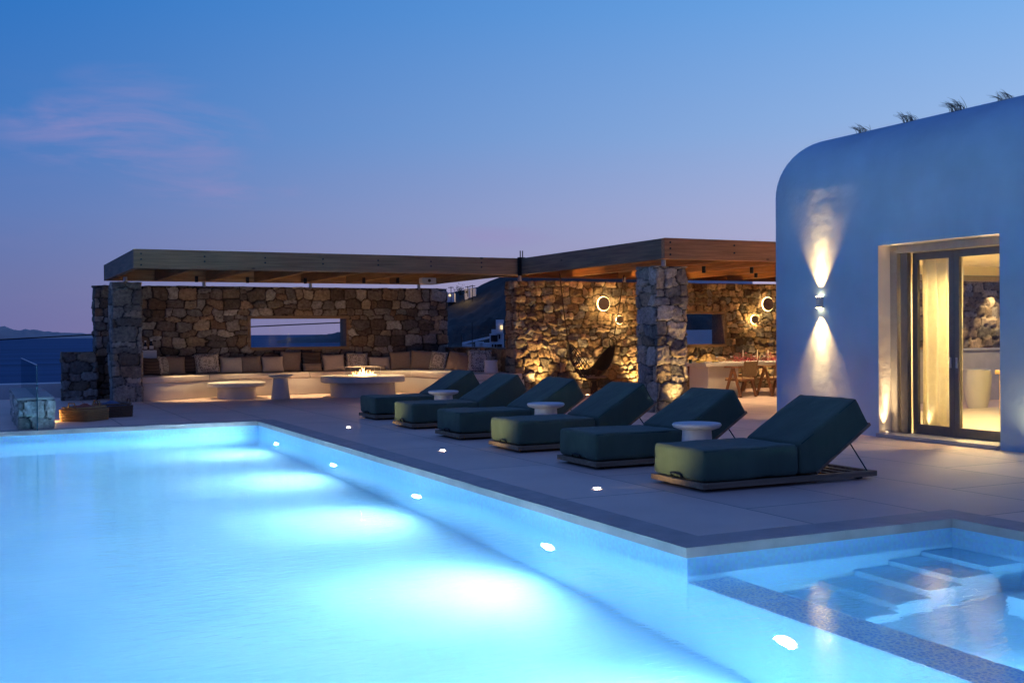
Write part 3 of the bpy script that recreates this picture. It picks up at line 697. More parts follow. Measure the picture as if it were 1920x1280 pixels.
# ================================================================== HOUSE
HX = 11.4; HR = .9; HZC = 3.594; HYC = 13.588; HY1 = HYC + HR; HZ = HZC + HR; HY0 = 2.0; DY0, DY1, DZ0, DZ1 = 9.68, 11.72, .05, 2.67
house = thing('house', 'white plastered house with a softly rounded corner and glass doors', 'house', (HX, HY1, 0))
EX0, EX1, EZ = 12.42, 18.1, 2.45
IY = 14.2
hb = MB(); CX = HX + HR
ys = [HY0, 4, 6, 8, 9] + [DY0 + (DY1 - DY0) * k / 8 for k in range(9)] + [12.1, 12.6, 13.1]
cols = [((CX, y), (-1, 0)) for y in ys] + [((CX, HYC), (-math.cos(PI / 2 * k / 18), math.sin(PI / 2 * k / 18))) for k in range(19)] + [((x, HYC), (0, 1)) for x in (EX0, 14, 16, EX1, 18.5)]
for (c0, n0), (c1, n1) in zip(cols, cols[1:]):
    w0 = (c0[0] + n0[0] * HR, c0[1] + n0[1] * HR); w1 = (c1[0] + n1[0] * HR, c1[1] + n1[1] * HR)
    zlo = 0.0
    if n0[0] == -1 and n1[0] == -1 and c0[1] > DY0 - 1e-4 and c1[1] < DY1 + 1e-4: zlo = DZ1
    if n0[1] == 1 and c0[0] > EX0 - 1e-4 and c1[0] < EX1 + 1e-4 and c1[0] > EX0 + .01: zlo = EZ
    zs = [z for z in (0, EZ, DZ1, HZC) if z >= zlo]
    for za, zb_ in zip(zs, zs[1:]):
        hb.quad((*w0, za), (*w1, za), (*w1, zb_), (*w0, zb_))
    for k in range(12):
        a, b_ = PI / 2 * k / 12, PI / 2 * (k + 1) / 12
        q = lambda c, n, t: (c[0] + n[0] * HR * math.cos(t), c[1] + n[1] * HR * math.cos(t), HZC + HR * math.sin(t))
        p4 = [q(c0, n0, a), q(c1, n1, a), q(c1, n1, b_), q(c0, n0, b_)]
        if k == 11 and c0 == c1: p4 = p4[:3]
        hb.quad(*p4)
hb.quad((CX, HY0, HZ), (18.5, HY0, HZ), (18.5, HYC, HZ), (CX, HYC, HZ))
hb.quad((18.5, HY0, 0), (18.5, HY1, 0), (18.5, HY1, HZC), (18.5, HY0, HZC)); hb.quad((HX, HY0, 0), (18.5, HY0, 0), (18.5, HY0, HZC), (HX, HY0, HZC))
RX = 11.74

bmesh.ops.remove_doubles(hb.bm, verts=hb.bm.verts, dist=1e-4)
bmesh.ops.translate(hb.bm, vec=(-HX, -HY1, 0), verts=hb.bm.verts)
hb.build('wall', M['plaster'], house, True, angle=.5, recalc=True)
def hp(b, name, mt, parent=house, **k):
    bmesh.ops.translate(b.bm, vec=(-HX, -HY1, 0), verts=b.bm.verts); return b.build(name, mt, parent, **k)
rv = MB(); rv.quad((HX, DY1, 0), (RX + .3, DY1, 0), (RX + .3, DY1, DZ1), (HX, DY1, DZ1)); rv.quad((HX, DY0, 0), (RX + .3, DY0, 0), (RX + .3, DY0, DZ1), (HX, DY0, DZ1)); rv.quad((HX, DY0, DZ1), (RX + .3, DY0, DZ1), (RX + .3, DY1, DZ1), (HX, DY1, DZ1))
hp(rv, 'door_reveal', M['reveal'])
b = MB()
b.quad((RX + .3, 6.5, 0), (RX + .3, DY0, 0), (RX + .3, DY0, 2.6), (RX + .3, 6.5, 2.6)); b.quad((RX + .3, DY1, 0), (RX + .3, IY, 0), (RX + .3, IY, 2.6), (RX + .3, DY1, 2.6))
b.quad((18.3, 6.5, 0), (18.3, IY, 0), (18.3, IY, 2.6), (18.3, 6.5, 2.6)); b.quad((RX + .3, 6.5, 0), (18.3, 6.5, 0), (18.3, 6.5, 2.6), (RX + .3, 6.5, 2.6))
b.quad((RX + .3, IY, EZ), (18.3, IY, EZ), (18.3, IY, 2.6), (RX + .3, IY, 2.6)); b.quad((RX + .3, IY, 0), (EX0, IY, 0), (EX0, IY, EZ), (RX + .3, IY, EZ))
b.quad((RX + .3, 6.5, 2.6), (18.3, 6.5, 2.6), (18.3, IY, 2.6), (RX + .3, IY, 2.6))
hp(b, 'indoor_wall', M['wall_in'])
hp(MB().box((RX + .28, 6.4, .0), (18.4, 14.4, .06)), 'indoor_floor', M['floor_in'])
hp(MB().box((HX - .06, DY0 - .0, .004), (RX + .27, DY1, .055), .004), 'threshold', M['slab'])
# sliding glass doors
fr = MB()
fr.box((RX - .12, DY1 - .13, .056), (RX + .12, DY1 - .002, 2.60)); fr.box((RX - .12, DY0 + .002, .056), (RX + .12, DY0 + .05, 2.60)); fr.box((RX - .12, DY0 + .05, 2.56), (RX + .12, DY1 - .13, 2.66))
hp(fr, 'door_frame', M['alu_pale'])
hp(MB().box((RX - .10, DY1 - .30, .058), (RX - .03, DY1 - .17, 2.555), .004), 'shutter_stile', M['alu'])
ym = 10.70
def leaf(y0, y1, x, hy):
    b = MB(); s = .085; z0, z1 = .058, 2.55
    b.box((x, y0, z0), (x + .05, y0 + s, z1), .003); b.box((x, y1 - s, z0), (x + .05, y1, z1), .003); b.box((x, y0 + s, z0), (x + .05, y1 - s, z0 + .13), .003); b.box((x, y0 + s, z1 - .10), (x + .05, y1 - s, z1), .003)
    d = hp(b, 'door_leaf', M['alu'])
    g_ = MB().box((x + .02, y0 + s, z0 + .13), (x + .03, y1 - s, z1 - .10)); bmesh.ops.translate(g_.bm, vec=(-HX, -HY1, 0), verts=g_.bm.verts); g_.build('pane', M['glass'], d)
    h_ = MB().box((x - .018, hy - .015, .98), (x - .001, hy + .015, 1.12), .004); bmesh.ops.translate(h_.bm, vec=(-HX, -HY1, 0), verts=h_.bm.verts); h_.build('handle', M['steel'], d)
leaf(ym + .002, DY1 - .30, RX, ym + .05); leaf(DY0 + .05, ym - .002, RX, ym - .05)
# glazing of the far opening
fr = MB()
for x in (EX0, 13.6, 15.35, 17.0): fr.box((x, IY + .06, .06), (x + .08, IY + .14, EZ))
fr.box((EX0, IY + .05, EZ - .1), (EX1, IY + .15, EZ - .004)); hp(fr, 'end_frame', M['alu_pale'])
# reveal lamps on the threshold
for k, (y, nm) in enumerate(((DY1 - .06, 'small floor lamp shining up the left door reveal'), (DY0 + .05, 'small floor lamp at the right foot of the door reveal'))):
    t = thing('floor_lamp', nm, 'floor lamp', (HX + .09, y, .0565), 0, 'floor lamps in the door reveal')
    MB().lathe([(0, .012), (.022, .012), (.022, 0)], n=14).build('lens', M['warm_lens'], t)
    MB().lathe([(.023, 0), (.023, .016), (.034, .012), (.036, 0)], n=14).build('rim', M['steel'], t)
    lamp('SPOT', 'reveal_light', (HX + .12, y, .085), 260, WARM2, t, .015, 26, 1.0, (HX + .16, y + (.03 if k == 0 else -.03), 2.2))
    lamp('SPOT', 'reveal_light', (HX + .09, y, .085), 50, WARM2, t, .015, 60, .9, (HX + .09, y - (.02 if k == 0 else -.02), 2))
t = thing('floor_lamp', 'small deck lamp washing the house wall at the right edge', 'floor lamp', (HX - .12, 8.95, .0035), 0, 'floor lamps in the door reveal')
MB().lathe([(0, .012), (.022, .012), (.022, 0)], n=14).build('lens', M['warm_lens'], t); MB().lathe([(.023, 0), (.023, .016), (.034, .012), (.036, 0)], n=14).build('rim', M['steel'], t)
lamp('SPOT', 'reveal_light', (HX - .12, 8.95, .06), 60, WARM2, t, .02, 150, .8, (HX - .2, 8.95, 2))
# sconce
t = thing('wall_sconce', 'steel up-and-down light on the white house wall', 'wall light', (HX, 12.88, 1.82))
MB().prism([(-.001, -.05), (-.05, -.05), (-.075, -.03), (-.075, .03), (-.05, .05), (-.001, .05)], .01, .17, .004, 2, 'z').build('body', M['sconce'], t)
MB().box((-.068, -.04, .171), (-.012, .04, .176)).build('lens', M['warm_lens'], t); MB().box((-.068, -.04, .004), (-.012, .04, .009)).build('lens', M['warm_lens'], t)
for zz, tz in ((2.02, 4.4), (1.80, -.6)):
    lamp('SPOT', 'sconce_beam', (HX - .085, 12.88, zz), 420, (1, .50, .16), t, .015, 32, 1.0, (HX - .0, 12.88, tz)); lamp('SPOT', 'sconce_wash', (HX - .10, 12.88, zz), 230, (1, .47, .15), t, .015, 70, .9, (HX + .2, 12.88, tz))
# indoor lamps, curtain, furniture
for (x, y) in ((12.75, 11.2), (14.6, 12.6), (13.2, 9.3)):
    lamp('SPOT', 'indoor_light', (x, y, 2.57), 560, (1, .72, .30), None, .06, 150, .8, (x, y, 0))
cu = MB().grid(lambda u, v: (RX + .24 + .05 * math.sin(u * 25) + .014 * math.sin(u * 17 + 3 * v), DY1 - .24 - .72 * u, .075 + 2.46 * v), 90, 6)
bmesh.ops.solidify(cu.bm, geom=cu.bm.faces[:], thickness=.004)
tag(cu.build('curtain', M['curtain'], None, True), 'cream floor-length curtain gathered behind the left glass door', 'curtain')
lamp('SPOT', 'curtain_fill', (RX + .15, 11.30, .09), 18, WARM2, None, .015, 50, .8, (RX + .2, 11.30, 2))  # added spot without a fitting, brightens the curtain from the floor
t = thing('kitchen_counter', 'grey counter with a wooden board seen through the left glass door', 'counter', (18.0, 16.9, 0))
MB().box((-1.1, -.35, .0), (2.2, .35, 1.04), .01).build('cabinet', M['concrete'], t); MB().box((-1.14, -.38, 1.042), (2.24, .38, 1.08), .006).build('worktop', M['slab'], t)
tb = MB().box((17.2, 16.7, 1.082), (18.6, 17.05, 1.12), .01); tag(tb.build('serving_board', M['wood_pale']), 'wooden serving board lying on the grey counter', 'board')
t = MB().lathe([(0, 0), (.17, 0), (.20, .1), (.25, .45), (.255, .66), (.235, .73), (.22, .73), (.22, .68), (0, .68)], (17.0, 14.95, 0), 32)
tag(t.build('planter', M['white_wall'], None, True, angle=.7), 'tall tapered stoneware planter beyond the right glass door', 'planter')
t = thing('side_board', 'pale wooden table end just inside the right glass door', 'table', (15.3, 12.75, .06))
MB().box((0, -.3, .68), (1.2, .35, .75), .008).build('table_top', M['wood_pale'], t); 
for q in ((.08, -.22), (.08, .27), (1.1, -.22), (1.1, .27)): MB().box((q[0] - .03, q[1] - .03, 0), (q[0] + .03, q[1] + .03, .679)).build('leg', M['wood_pale'], t)
lamp('SPOT', 'wall_spot', (21.3, 19.2, 2.75), 420, WARM2, None, .03, 60, .8, (21.3, 19.55, .8))
lamp('SPOT', 'wall_spot', (22.7, 19.2, 2.75), 300, WARM2, None, .03, 60, .8, (22.7, 19.55, .8))
lamp('POINT', 'counter_light', (18.6, 15.6, 2.6), 120, WARM2, None, .1)
# wind-blown grass tufts on the roof
tl = ['wind-blown grass tuft nearest the rounded corner of the roof', 'second grass tuft along the roof edge from the rounded corner', 'bushiest grass tuft on the roof edge, third from the corner', 'grass tuft on the roof edge at the right side of the picture']
for k, (y, n, hh) in enumerate(((12.62, 34, .18), (11.72, 40, .19), (10.86, 48, .23), (10.1, 30, .16))):
    b = MB(); rg = random.Random(k)
    for i in range(n):
        x0, y0 = rg.uniform(-.06, .06), rg.uniform(-.10, .10); L_ = hh * rg.uniform(.6, 1.15); lean = rg.uniform(.35, 1.25); r0 = rg.uniform(-.08, .08)
        pth = [(x0 + r0 * s, y0 + L_ * lean * s ** 1.7, L_ * (s - .28 * s * s * lean)) for s in (0, .25, .5, .75, 1)]
        b.tube(pth, [.0035, .003, .0026, .002, .0008], 4)
    tag(b.build('grass_tuft', M['plume'], None, loc=(HX + .62, y, HZ - .06)), tl[k], 'grass tuft', 'grass tufts on the house roof')

# ================================================================== WALL LIGHTS ON THE GOLDEN WALL
def ring_light(x, z, r, label):
    t = thing('wall_lamp', label, 'wall lamp', (x, 23.095, z), 0, 'round halo lamps on the golden wall')
    rot = Matrix.Rotation(PI / 2, 4, 'X')
    MB().lathe([(0, .046), (r * .97, .046), (r, .042), (r, .036), (r * .6, .034), (0, .034)], n=40, mtx=rot).build('disc', M['lamp_disc'], t, True, angle=.5)
    MB().lathe([(r * .98, .032), (r * 1.06, .028), (r * 1.06, .016), (r * .98, .008), (r * .8, .01), (r * .8, .032)], n=40, mtx=rot).build('glow_ring', M['warm_ring'], t, True)
    for k in range(6):
        a = 2 * PI * k / 6
        lamp('POINT', 'halo_light', (x + r * .98 * math.cos(a), 23.095 - .025, z + r * .98 * math.sin(a)), 8.0 * r / .15, WARM, t, .02)
ring_light(13.68, 2.17, .165, 'large round halo lamp above the hanging chair'); ring_light(14.13, 1.78, .10, 'small round halo lamp low beside the large one by the hanging chair')
ring_light(18.63, 2.18, .175, 'large round halo lamp on the dining wall beside the house'); ring_light(18.19, 1.78, .11, 'small round halo lamp above the dining table candles')
# ground uplights grazing the stone
def uplight(x, y, label, power, tgt, spot=100):
    t = thing('uplight', label, 'uplight', (x, y, .003), 0, 'recessed uplights at the foot of the stone')
    MB().lathe([(0, .008), (.04, .008), (.04, 0)], n=16).build('lens', M['warm_lens'], t)
    MB().lathe([(.041, 0), (.041, .012), (.055, .008), (.057, 0)], n=16).build('rim', M['steel'], t)
    lamp('SPOT', 'up_light', (x, y, .05), power, WARM, t, .02, spot, .9, tgt)
uplight(11.95, 22.94, 'uplight at the left end of the golden wall behind the loungers',  270, (11.95, 23.15, 2.3), 84)
uplight(13.15, 22.94, 'uplight at the wall foot directly behind the hanging chair', 210, (13.15, 23.15, 2.3), 84)
uplight(14.55, 22.94, 'uplight at the wall foot right of the hanging chair', 270, (14.55, 23.15, 2.3), 84)
uplight(11.62, 16.92, 'uplight at the foot of the pillar by the dining terrace', 120, (11.62, 17.12, 2.0), 76)
uplight(16.6, 22.94, 'uplight under the dining window behind the chairs', 120, (16.6, 23.15, 2.3), 84)
uplight(18.6, 22.94, 'uplight at the dining wall foot beside the house', 130, (18.6, 23.15, 2.3), 84)

# ================================================================== CURVED SOFA
front_pts = [(3.47, 26.40), (3.95, 26.40), (4.40, 26.55), (4.75, 26.85), (5.10, 27.08), (5.6, 27.18), (6.6, 27.2), (7.6, 27.2), (8.4, 27.15), (9.1, 26.95), (9.65, 26.5), (9.95, 25.8), (10.05, 25.0), (10.05, 24.0), (10.2, 23.1)]
def smooth_line(P, n=6):
    out_ = []
    for i in range(len(P) - 1):
        p0 = P[max(0, i - 1)]; p1 = P[i]; p2 = P[i + 1]; p3 = P[min(len(P) - 1, i + 2)]
        for k in range(n):
            t = k / n
            out_.append(tuple(.5 * ((2 * p1[j]) + (-p0[j] + p2[j]) * t + (2 * p0[j] - 5 * p1[j] + 4 * p2[j] - p3[j]) * t * t + (-p0[j] + 3 * p1[j] - 3 * p2[j] + p3[j]) * t ** 3) for j in (0, 1)))
    out_.append(P[-1]); return out_
fl = smooth_line(front_pts)
back_line = [(11.55, 23.1), (11.55, 28.0), (3.47, 28.0)]
sofa = thing('curved_sofa', 'long curved built-in white sofa under the left pergola', 'sofa', (0, 0, 0))
MB().prism(fl + back_line, .003, .40, .012, 2, 'z').build('base', M['soft_plaster'], sofa, True, angle=.5)
# seat pads in four pieces
def off(P, d):
    o_ = []
    for i, p in enumerate(P):
        a = P[max(0, i - 1)]; b_ = P[min(len(P) - 1, i + 1)]; t_ = Vector((b_[0] - a[0], b_[1] - a[1])).normalized(); o_.append((p[0] - t_.y * d, p[1] + t_.x * d))
    return o_
fo = off(fl, -.012)
n_ = len(fo); cuts = [0, 24, 42, 64, n_ - 1]
def backpt(p):
    if p[1] > 26.9 or p[0] < 9: return (p[0], 27.95)
    return (11.5, p[1])
for a, b_ in zip(cuts, cuts[1:]):
    seg = fo[a:b_ + 1]
    if a: seg = [(seg[0][0] + .006, seg[0][1])] + seg[1:]
    e, s_ = backpt(seg[-1]), backpt(seg[0])
    poly = seg + ([e, (11.5, 27.95), s_] if (e[0] == 11.5 and s_[0] != 11.5) else [e, s_])
    MB().prism(poly, .405, .545, .022, 3, 'z').build('seat_pad', M['cushion_seat'], sofa, True, angle=.7)

def pillow_mesh(w_, h_, th):
    def f(sgn):
        def g(u, v):
            a, c = 2 * u - 1, 2 * v - 1
            k = 1 - .07 * (1 - a * a) if True else 1
            x = a * w_ / 2 * (1 - .06 * (1 - c * c)); z = c * h_ / 2 * (1 - .06 * (1 - a * a))
            t_ = th / 2 * ((1 - abs(a) ** 2.6) * (1 - abs(c) ** 2.6)) ** .55
            return (x, sgn * t_, z + h_ / 2)
        return g
    b = MB(); b.grid(f(-1), 14, 14); b.grid(f(1), 14, 14)
    bmesh.ops.remove_doubles(b.bm, verts=b.bm.verts, dist=1e-4); bmesh.ops.recalc_face_normals(b.bm, faces=b.bm.faces)
    return b
def pillow(x, y, w_, h_, rz, style, label, lean=.28, roll=0.0, z=.548, th=.17):
    o = pillow_mesh(w_, h_, th).build('cushion', M[style], None, True, loc=(x, y, z))
    o.rotation_euler = (-lean, roll, rz)
    return tag(o, label, 'cushion', 'scatter cushions on the curved sofa')
PW = [
 (285, 27.15, .52, .44, .55, 'stripe', 'dark striped cushion at the far left end by the pillar', .25, .05),
 (309, 27.45, .50, .46, .95, 'dots', 'patterned cushion tucked edge-on beside the leftmost striped cushion', .2, .06),
 (327, 27.55, .54, .46, .15, 'taupe', 'plain taupe cushion, leftmost of the taupe ones', .3, .05),
 (361, 27.72, .50, .46, .1, 'stripe', 'dark striped cushion between the leftmost taupe and a patterned cushion', .3, .10),
 (390, 27.62, .60, .52, .0, 'dots', 'patterned cushion between a dark striped and a linen cushion', .25, -.05),
 (434, 27.68, .57, .42, .0, 'linen', 'linen cushion right of the left patterned cushion', .3, .03),
 (472, 27.68, .55, .44, .0, 'taupe', 'taupe cushion between two linen cushions', .3, -.02),
 (512, 27.64, .56, .42, .0, 'linen', 'linen cushion below the left part of the slot window', .3, .0),
 (545, 27.70, .56, .54, .0, 'taupe', 'tall taupe cushion with a raised corner below the slot window', .26, .06),
 (585, 27.76, .54, .52, .0, 'stripe', 'dark striped cushion behind a small taupe lumbar cushion', .2, .0),
 (586, 27.50, .50, .22, .0, 'taupe', 'small taupe lumbar cushion in front of a dark striped cushion', .3, .0),
 (627, 27.60, .58, .44, -.05, 'linen', 'linen cushion behind the left rim of the fire table', .3, -.04),
 (669, 27.58, .58, .48, -.1, 'dots', 'patterned cushion just behind the flames of the fire table', .28, .05),
 (712, 27.55, .58, .36, -.12, 'linen', 'low linen cushion right of the flames', .32, .0),
 (704, 27.28, .56, .13, -.1, 'taupe', 'flat taupe cushion lying in front of the low linen cushion', .5, .0),
 (752, 27.35, .58, .50, -.3, 'taupe', 'taupe cushion beginning the right bend of the sofa', .3, -.05),
 (789, 27.05, .60, .52, -.45, 'taupe', 'larger taupe cushion leaning in the right bend of the sofa', .3, .07),
 (818, 26.60, .46, .50, -.75, 'dots', 'narrow patterned cushion turned in the right bend', .3, .10),
 (850, 25.75, .54, .50, -1.0, 'lilac', 'mauve cushion right of the narrow patterned one', .3, .12),
 (866, 25.10, .50, .44, -1.1, 'lilac', 'smaller mauve cushion half hidden by the rightmost patterned cushion', .32, .1),
 (898, 24.15, .58, .56, -.55, 'dots', 'large patterned cushion at the right end of the sofa', .25, .02)]
for (px, y, w_, h_, rz, stl, lab, ln, rl) in PW:
    pillow(y * math.tan(pxaz(px)), y, w_, h_, rz, stl, lab, ln, rl)
t = thing('drinks_stool', 'small white drum stool on the right end of the sofa', 'stool', (11.0, 23.75, .548))
MB().lathe([(0, 0), (.17, 0), (.15, .2), (.15, .26), (0, .26)], n=28).build('drum', M['ceramic'], t, True, angle=.6); MB().lathe([(0, .262), (.155, .262), (.16, .275), (.155, .30), (0, .30)], n=28).build('lid', M['ceramic'], t, True, angle=.6)
pl = MB().box((3.5, 27.62, .55), (3.98, 28.0, 1.14), .01); tag(pl.build('plinth', M['white_wall']), 'white block plinth in the left corner behind the cushions', 'plinth')
for k, (x, s, lab) in enumerate(((3.62, 1.15, 'tallest dark bottle on the white plinth'), (3.74, .85, 'short middle bottle on the white plinth'), (3.88, .95, 'dark bottle at the right edge of the white plinth'))):
    t = thing('bottle', lab, 'bottle', (x, 27.78, 1.142), 0, 'bottles on the plinth')
    MB().lathe([(0, 0), (.045 * s, 0), (.05 * s, .02), (.05 * s, .12 * s), (.02 * s, .18 * s), (.018 * s, .23 * s)], n=18).build('body', M['bottle'], t, True)
    MB().lathe([(.019 * s, .231 * s), (.028 * s, .235 * s), (.03 * s, .27 * s), (0, .275 * s)], n=14).build('stopper', M['ceramic'], t, True)
    MB().lathe([(.0505 * s, .03 * s), (.0515 * s, .05), (.0515 * s, .10 * s), (.0505 * s, .11 * s)], n=18).build('paper_label', M['ceramic'], t, True)
# tables on the sofa side
t = thing('coffee_table', 'low round concrete coffee table with a drum base', 'coffee table', (5.6, 26.35, .003))
MB().lathe([(0, 0), (.45, 0), (.44, .27), (0, .27)], n=56).build('base', M['concrete'], t, True, angle=.5); MB().lathe([(0, .272), (.64, .272), (.67, .29), (.67, .36), (.655, .375), (0, .375)], n=64).build('table_top', M['concrete'], t, True, angle=.5)
t = thing('side_table', 'small waisted side table between the coffee table and fire table', 'side table', (6.45, 25.6, .003))
MB().lathe([(0, 0), (.225, 0), (.205, .12), (.175, .35), (.165, .49), (0, .49)], n=40).build('base', M['concrete'], t, True, angle=.5); MB().lathe([(0, .492), (.2, .492), (.27, .515), (.285, .535), (.28, .55), (0, .55)], n=40).build('table_top', M['concrete'], t, True, angle=.5)
ft = thing('fire_table', 'large round concrete fire table with glass wind guard and flames', 'fire table', (8.42, 25.5, .003))
MB().lathe([(0, 0), (.77, 0), (.77, .335), (0, .335)], n=72).build('base', M['concrete'], ft, True, angle=.5); MB().lathe([(0, .337), (.97, .337), (1.0, .355), (1.0, .475), (.985, .49), (0, .49)], n=72).build('table_top', M['concrete'], ft, True, angle=.5)
g_ = MB()
for a0 in range(4):
    a = R(45 + 90 * a0); r_ = .52
    p0 = Vector((r_ * math.cos(a), r_ * .62 * math.sin(a), 0)); a2 = a + R(88); p1 = Vector((r_ * math.cos(a2), r_ * .62 * math.sin(a2), 0))
    n2 = (p1 - p0).normalized().cross(Vector((0, 0, 1))) * .004
    g_.quad(p0 + n2 + Vector((0, 0, .492)), p1 + n2 + Vector((0, 0, .492)), p1 + n2 + Vector((0, 0, .70)), p0 + n2 + Vector((0, 0, .70)))
g_.build('wind_guard', M['glass'], ft)
e_ = MB()
for a0 in range(4):
    a = R(45 + 90 * a0); a2 = a + R(88); e_.tube([(.52 * math.cos(a), .3224 * math.sin(a), .70), (.52 * math.cos(a2), .3224 * math.sin(a2), .70)], .004, 5); e_.tube([(.52 * math.cos(a), .3224 * math.sin(a), .492), (.52 * math.cos(a), .3224 * math.sin(a), .70)], .004, 5)
e_.build('guard_edge', M['ceramic'], ft)
em = MB(); rg = random.Random(3)
for k in range(70):
    em.lathe([(0, -.012), (.013, -.006), (.015, .004), (0, .013)], (rg.uniform(-.33, .33), rg.uniform(-.1, .1), .505), 6)
em.build('ember', M['ember'], ft)
for k in range(20):
    x = -.28 + .56 * k / 19 + rg.uniform(-.03, .03); y = rg.uniform(-.09, .09); hh = rg.uniform(.05, .19) * (1 - .5 * abs(x) / .3); rr = rg.uniform(.008, .017)
    path = [(x + .03 * math.sin(4 * s + 1.7 * k) * s, y, .51 + hh * s) for s in (0, .2, .4, .6, .8, 1)]
    MB().tube(path, [rr * .6, rr, rr * .85, rr * .55, rr * .3, .001], 7).build('flame', M['fire'], ft, True)
lamp('POINT', 'fire_light', (8.42, 25.5, .68), 26, (1, .52, .18), ft, .12)

# ================================================================== LOUNGERS
def mattress(pts, y0, y1, bev=.035):
    return MB().prism(pts, y0, y1, bev, 4)
tex_sag = bpy.data.textures.new('foam sag', 'CLOUDS'); tex_sag.noise_scale = .38; tex_sag.noise_depth = 1
tex_crease = bpy.data.textures.new('cloth crease', 'CLOUDS'); tex_crease.noise_scale = .10; tex_crease.noise_depth = 2
def soften(o):
    m_ = o.modifiers.new('fine', 'SUBSURF'); m_.subdivision_type = 'SIMPLE'; m_.levels = m_.render_levels = 4
    for tx_, st_ in ((tex_sag, .024), (tex_crease, .009)):
        d_ = o.modifiers.new('sag', 'DISPLACE'); d_.texture = tx_; d_.texture_coords = 'GLOBAL'; d_.strength = st_; d_.mid_level = .5
def make_lounger():
    t = thing('sun_lounger', '', 'sun lounger', (0, 0, 0), 0, 'green sun loungers in a row along the pool')
    W_ = .86
    s = mattress([(.02, .095), (1.13, .095), (1.13, .392), (.02, .392)], 0, W_, .04).build('seat_mattress', M['fabric'], t, True, angle=1.0)
    soften(s)
    p_ = MB()
    for z in (.372, .118):
        p_.tube([(.035, .015, z), (.035, W_ - .015, z)], .005, 5); p_.tube([(.035, .013, z), (1.11, .013, z)], .005, 5)
    p_.build('piping', M['fabric_edge'], s)
    bk_ = mattress([(1.145, .105), (1.36, .105), (2.03, .545), (1.86, .825), (1.145, .40)], .0, W_, .035).build('back_mattress', M['fabric'], t, True, angle=1.0)
    soften(bk_)
    MB().tube([(1.17, .012, .395), (1.85, .012, .80), (2.005, .012, .55)], .005, 5).build('piping', M['fabric_edge'], bk_)
    f = MB()
    f.box((0, -.02, .03), (.06, W_ + .02, .085), .004); f.box((.061, -.02, .03), (2.10, .04, .085), .004); f.box((.061, W_ - .04, .03), (2.10, W_ + .02, .085), .004); f.box((2.04, .041, .032), (2.099, W_ - .041, .083), .004)
    f.box((.062, .041, .04), (1.16, W_ - .041, .08))
    for k in range(5): f.box((1.25 + .16 * k, .041, .045), (1.31 + .16 * k, W_ - .041, .075))
    f.build('base_frame', M['frame_wood'], t)
    q = MB().prism([(1.37, .088), (2.06, .537), (2.045, .562), (1.355, .112)], .02, W_ - .02); q.build('back_board', M['frame_wood'], t)
    for y in (.03, W_ - .03):
        MB().tube([(1.80, y, .36), (2.03, y, .06)], .007, 6).build('strut', M['black'], t)
    MB().tube([(.012, .34, .10), (-.006, .345, .13), (-.012, .43, .142), (-.006, .515, .13), (.012, .52, .10)], .010, 6).build('strap', M['black'], t)
    ft_ = MB()
    for (x, y) in ((.12, .1), (.12, W_ - .1), (1.96, .1), (1.96, W_ - .1)): ft_.box((x - .03, y - .03, .002), (x + .03, y + .03, .03))
    ft_.build('foot', M['black'], t)
    return t
proto = make_lounger()
LL = [(6.06, 8.46, .012, 'nearest green sun lounger, in front of the house doors'), (6.06, 10.42, .004, 'second green lounger from the camera, its backrest beside the round side table'),
      (6.08, 12.36, .006, 'third green lounger from the camera, lit yellowish at its foot end'), (6.08, 14.22, .0, 'fourth green lounger from the camera, below the hanging chair'),
      (6.14, 16.22, .008, 'fifth green lounger from the camera, second from the fire table'), (6.24, 18.28, .004, 'farthest green lounger, next to the fire table')]
for i, (x, y, a, lab) in enumerate(LL):
    o = proto if i == 0 else copy_tree(proto)
    o.location = (x, y, .002); o.rotation_euler = (0, 0, -a); o['label'] = lab
t0 = thing('side_table', '', 'side table', (0, 0, 0), 0, 'pale round side tables between the loungers')
MB().lathe([(0, 0), (.20, 0), (.195, .04), (.165, .25), (.155, .44), (0, .44)], n=40).build('pedestal', M['ceramic'], t0, True, angle=.6)
MB().lathe([(0, .442), (.18, .442), (.245, .465), (.262, .485), (.262, .498), (.252, .51), (.235, .506), (0, .498)], n=48).build('table_top', M['ceramic'], t0, True, angle=.9)
for i, (x, y, lab) in enumerate(((6.99, 9.85, 'pale round side table between the two nearest loungers'), (7.19, 13.72, 'pale round side table between the third and fourth loungers'), (7.24, 17.58, 'pale round side table between the two farthest loungers'))):
    o = t0 if i == 0 else copy_tree(t0)
    o.location = (x, y, .002); o['label'] = lab
# deck lamps
for i, (x, y) in enumerate(((5.40, 17.1), (5.37, 13.08), (5.35, 9.17))):
    t = thing('deck_lamp', ['deck lamp farthest from the camera', 'deck lamp in the middle of the row, before the third lounger', 'deck lamp nearest the camera, before the closest lounger'][i], 'deck lamp', (x, y, .003), 0, 'recessed deck lamps along the pool')
    MB().lathe([(0, .007), (.036, .007), (.036, 0)], n=18).build('lens', M['white_lens'], t); MB().lathe([(.037, 0), (.037, .01), (.05, .007), (.052, 0)], n=18).build('rim', M['steel'], t)
    lamp('SPOT', 'deck_light', (x, y, .03), 42, (1, .80, .36), t, .03, 84, 1.0, (x + .7, y - .1, .48))

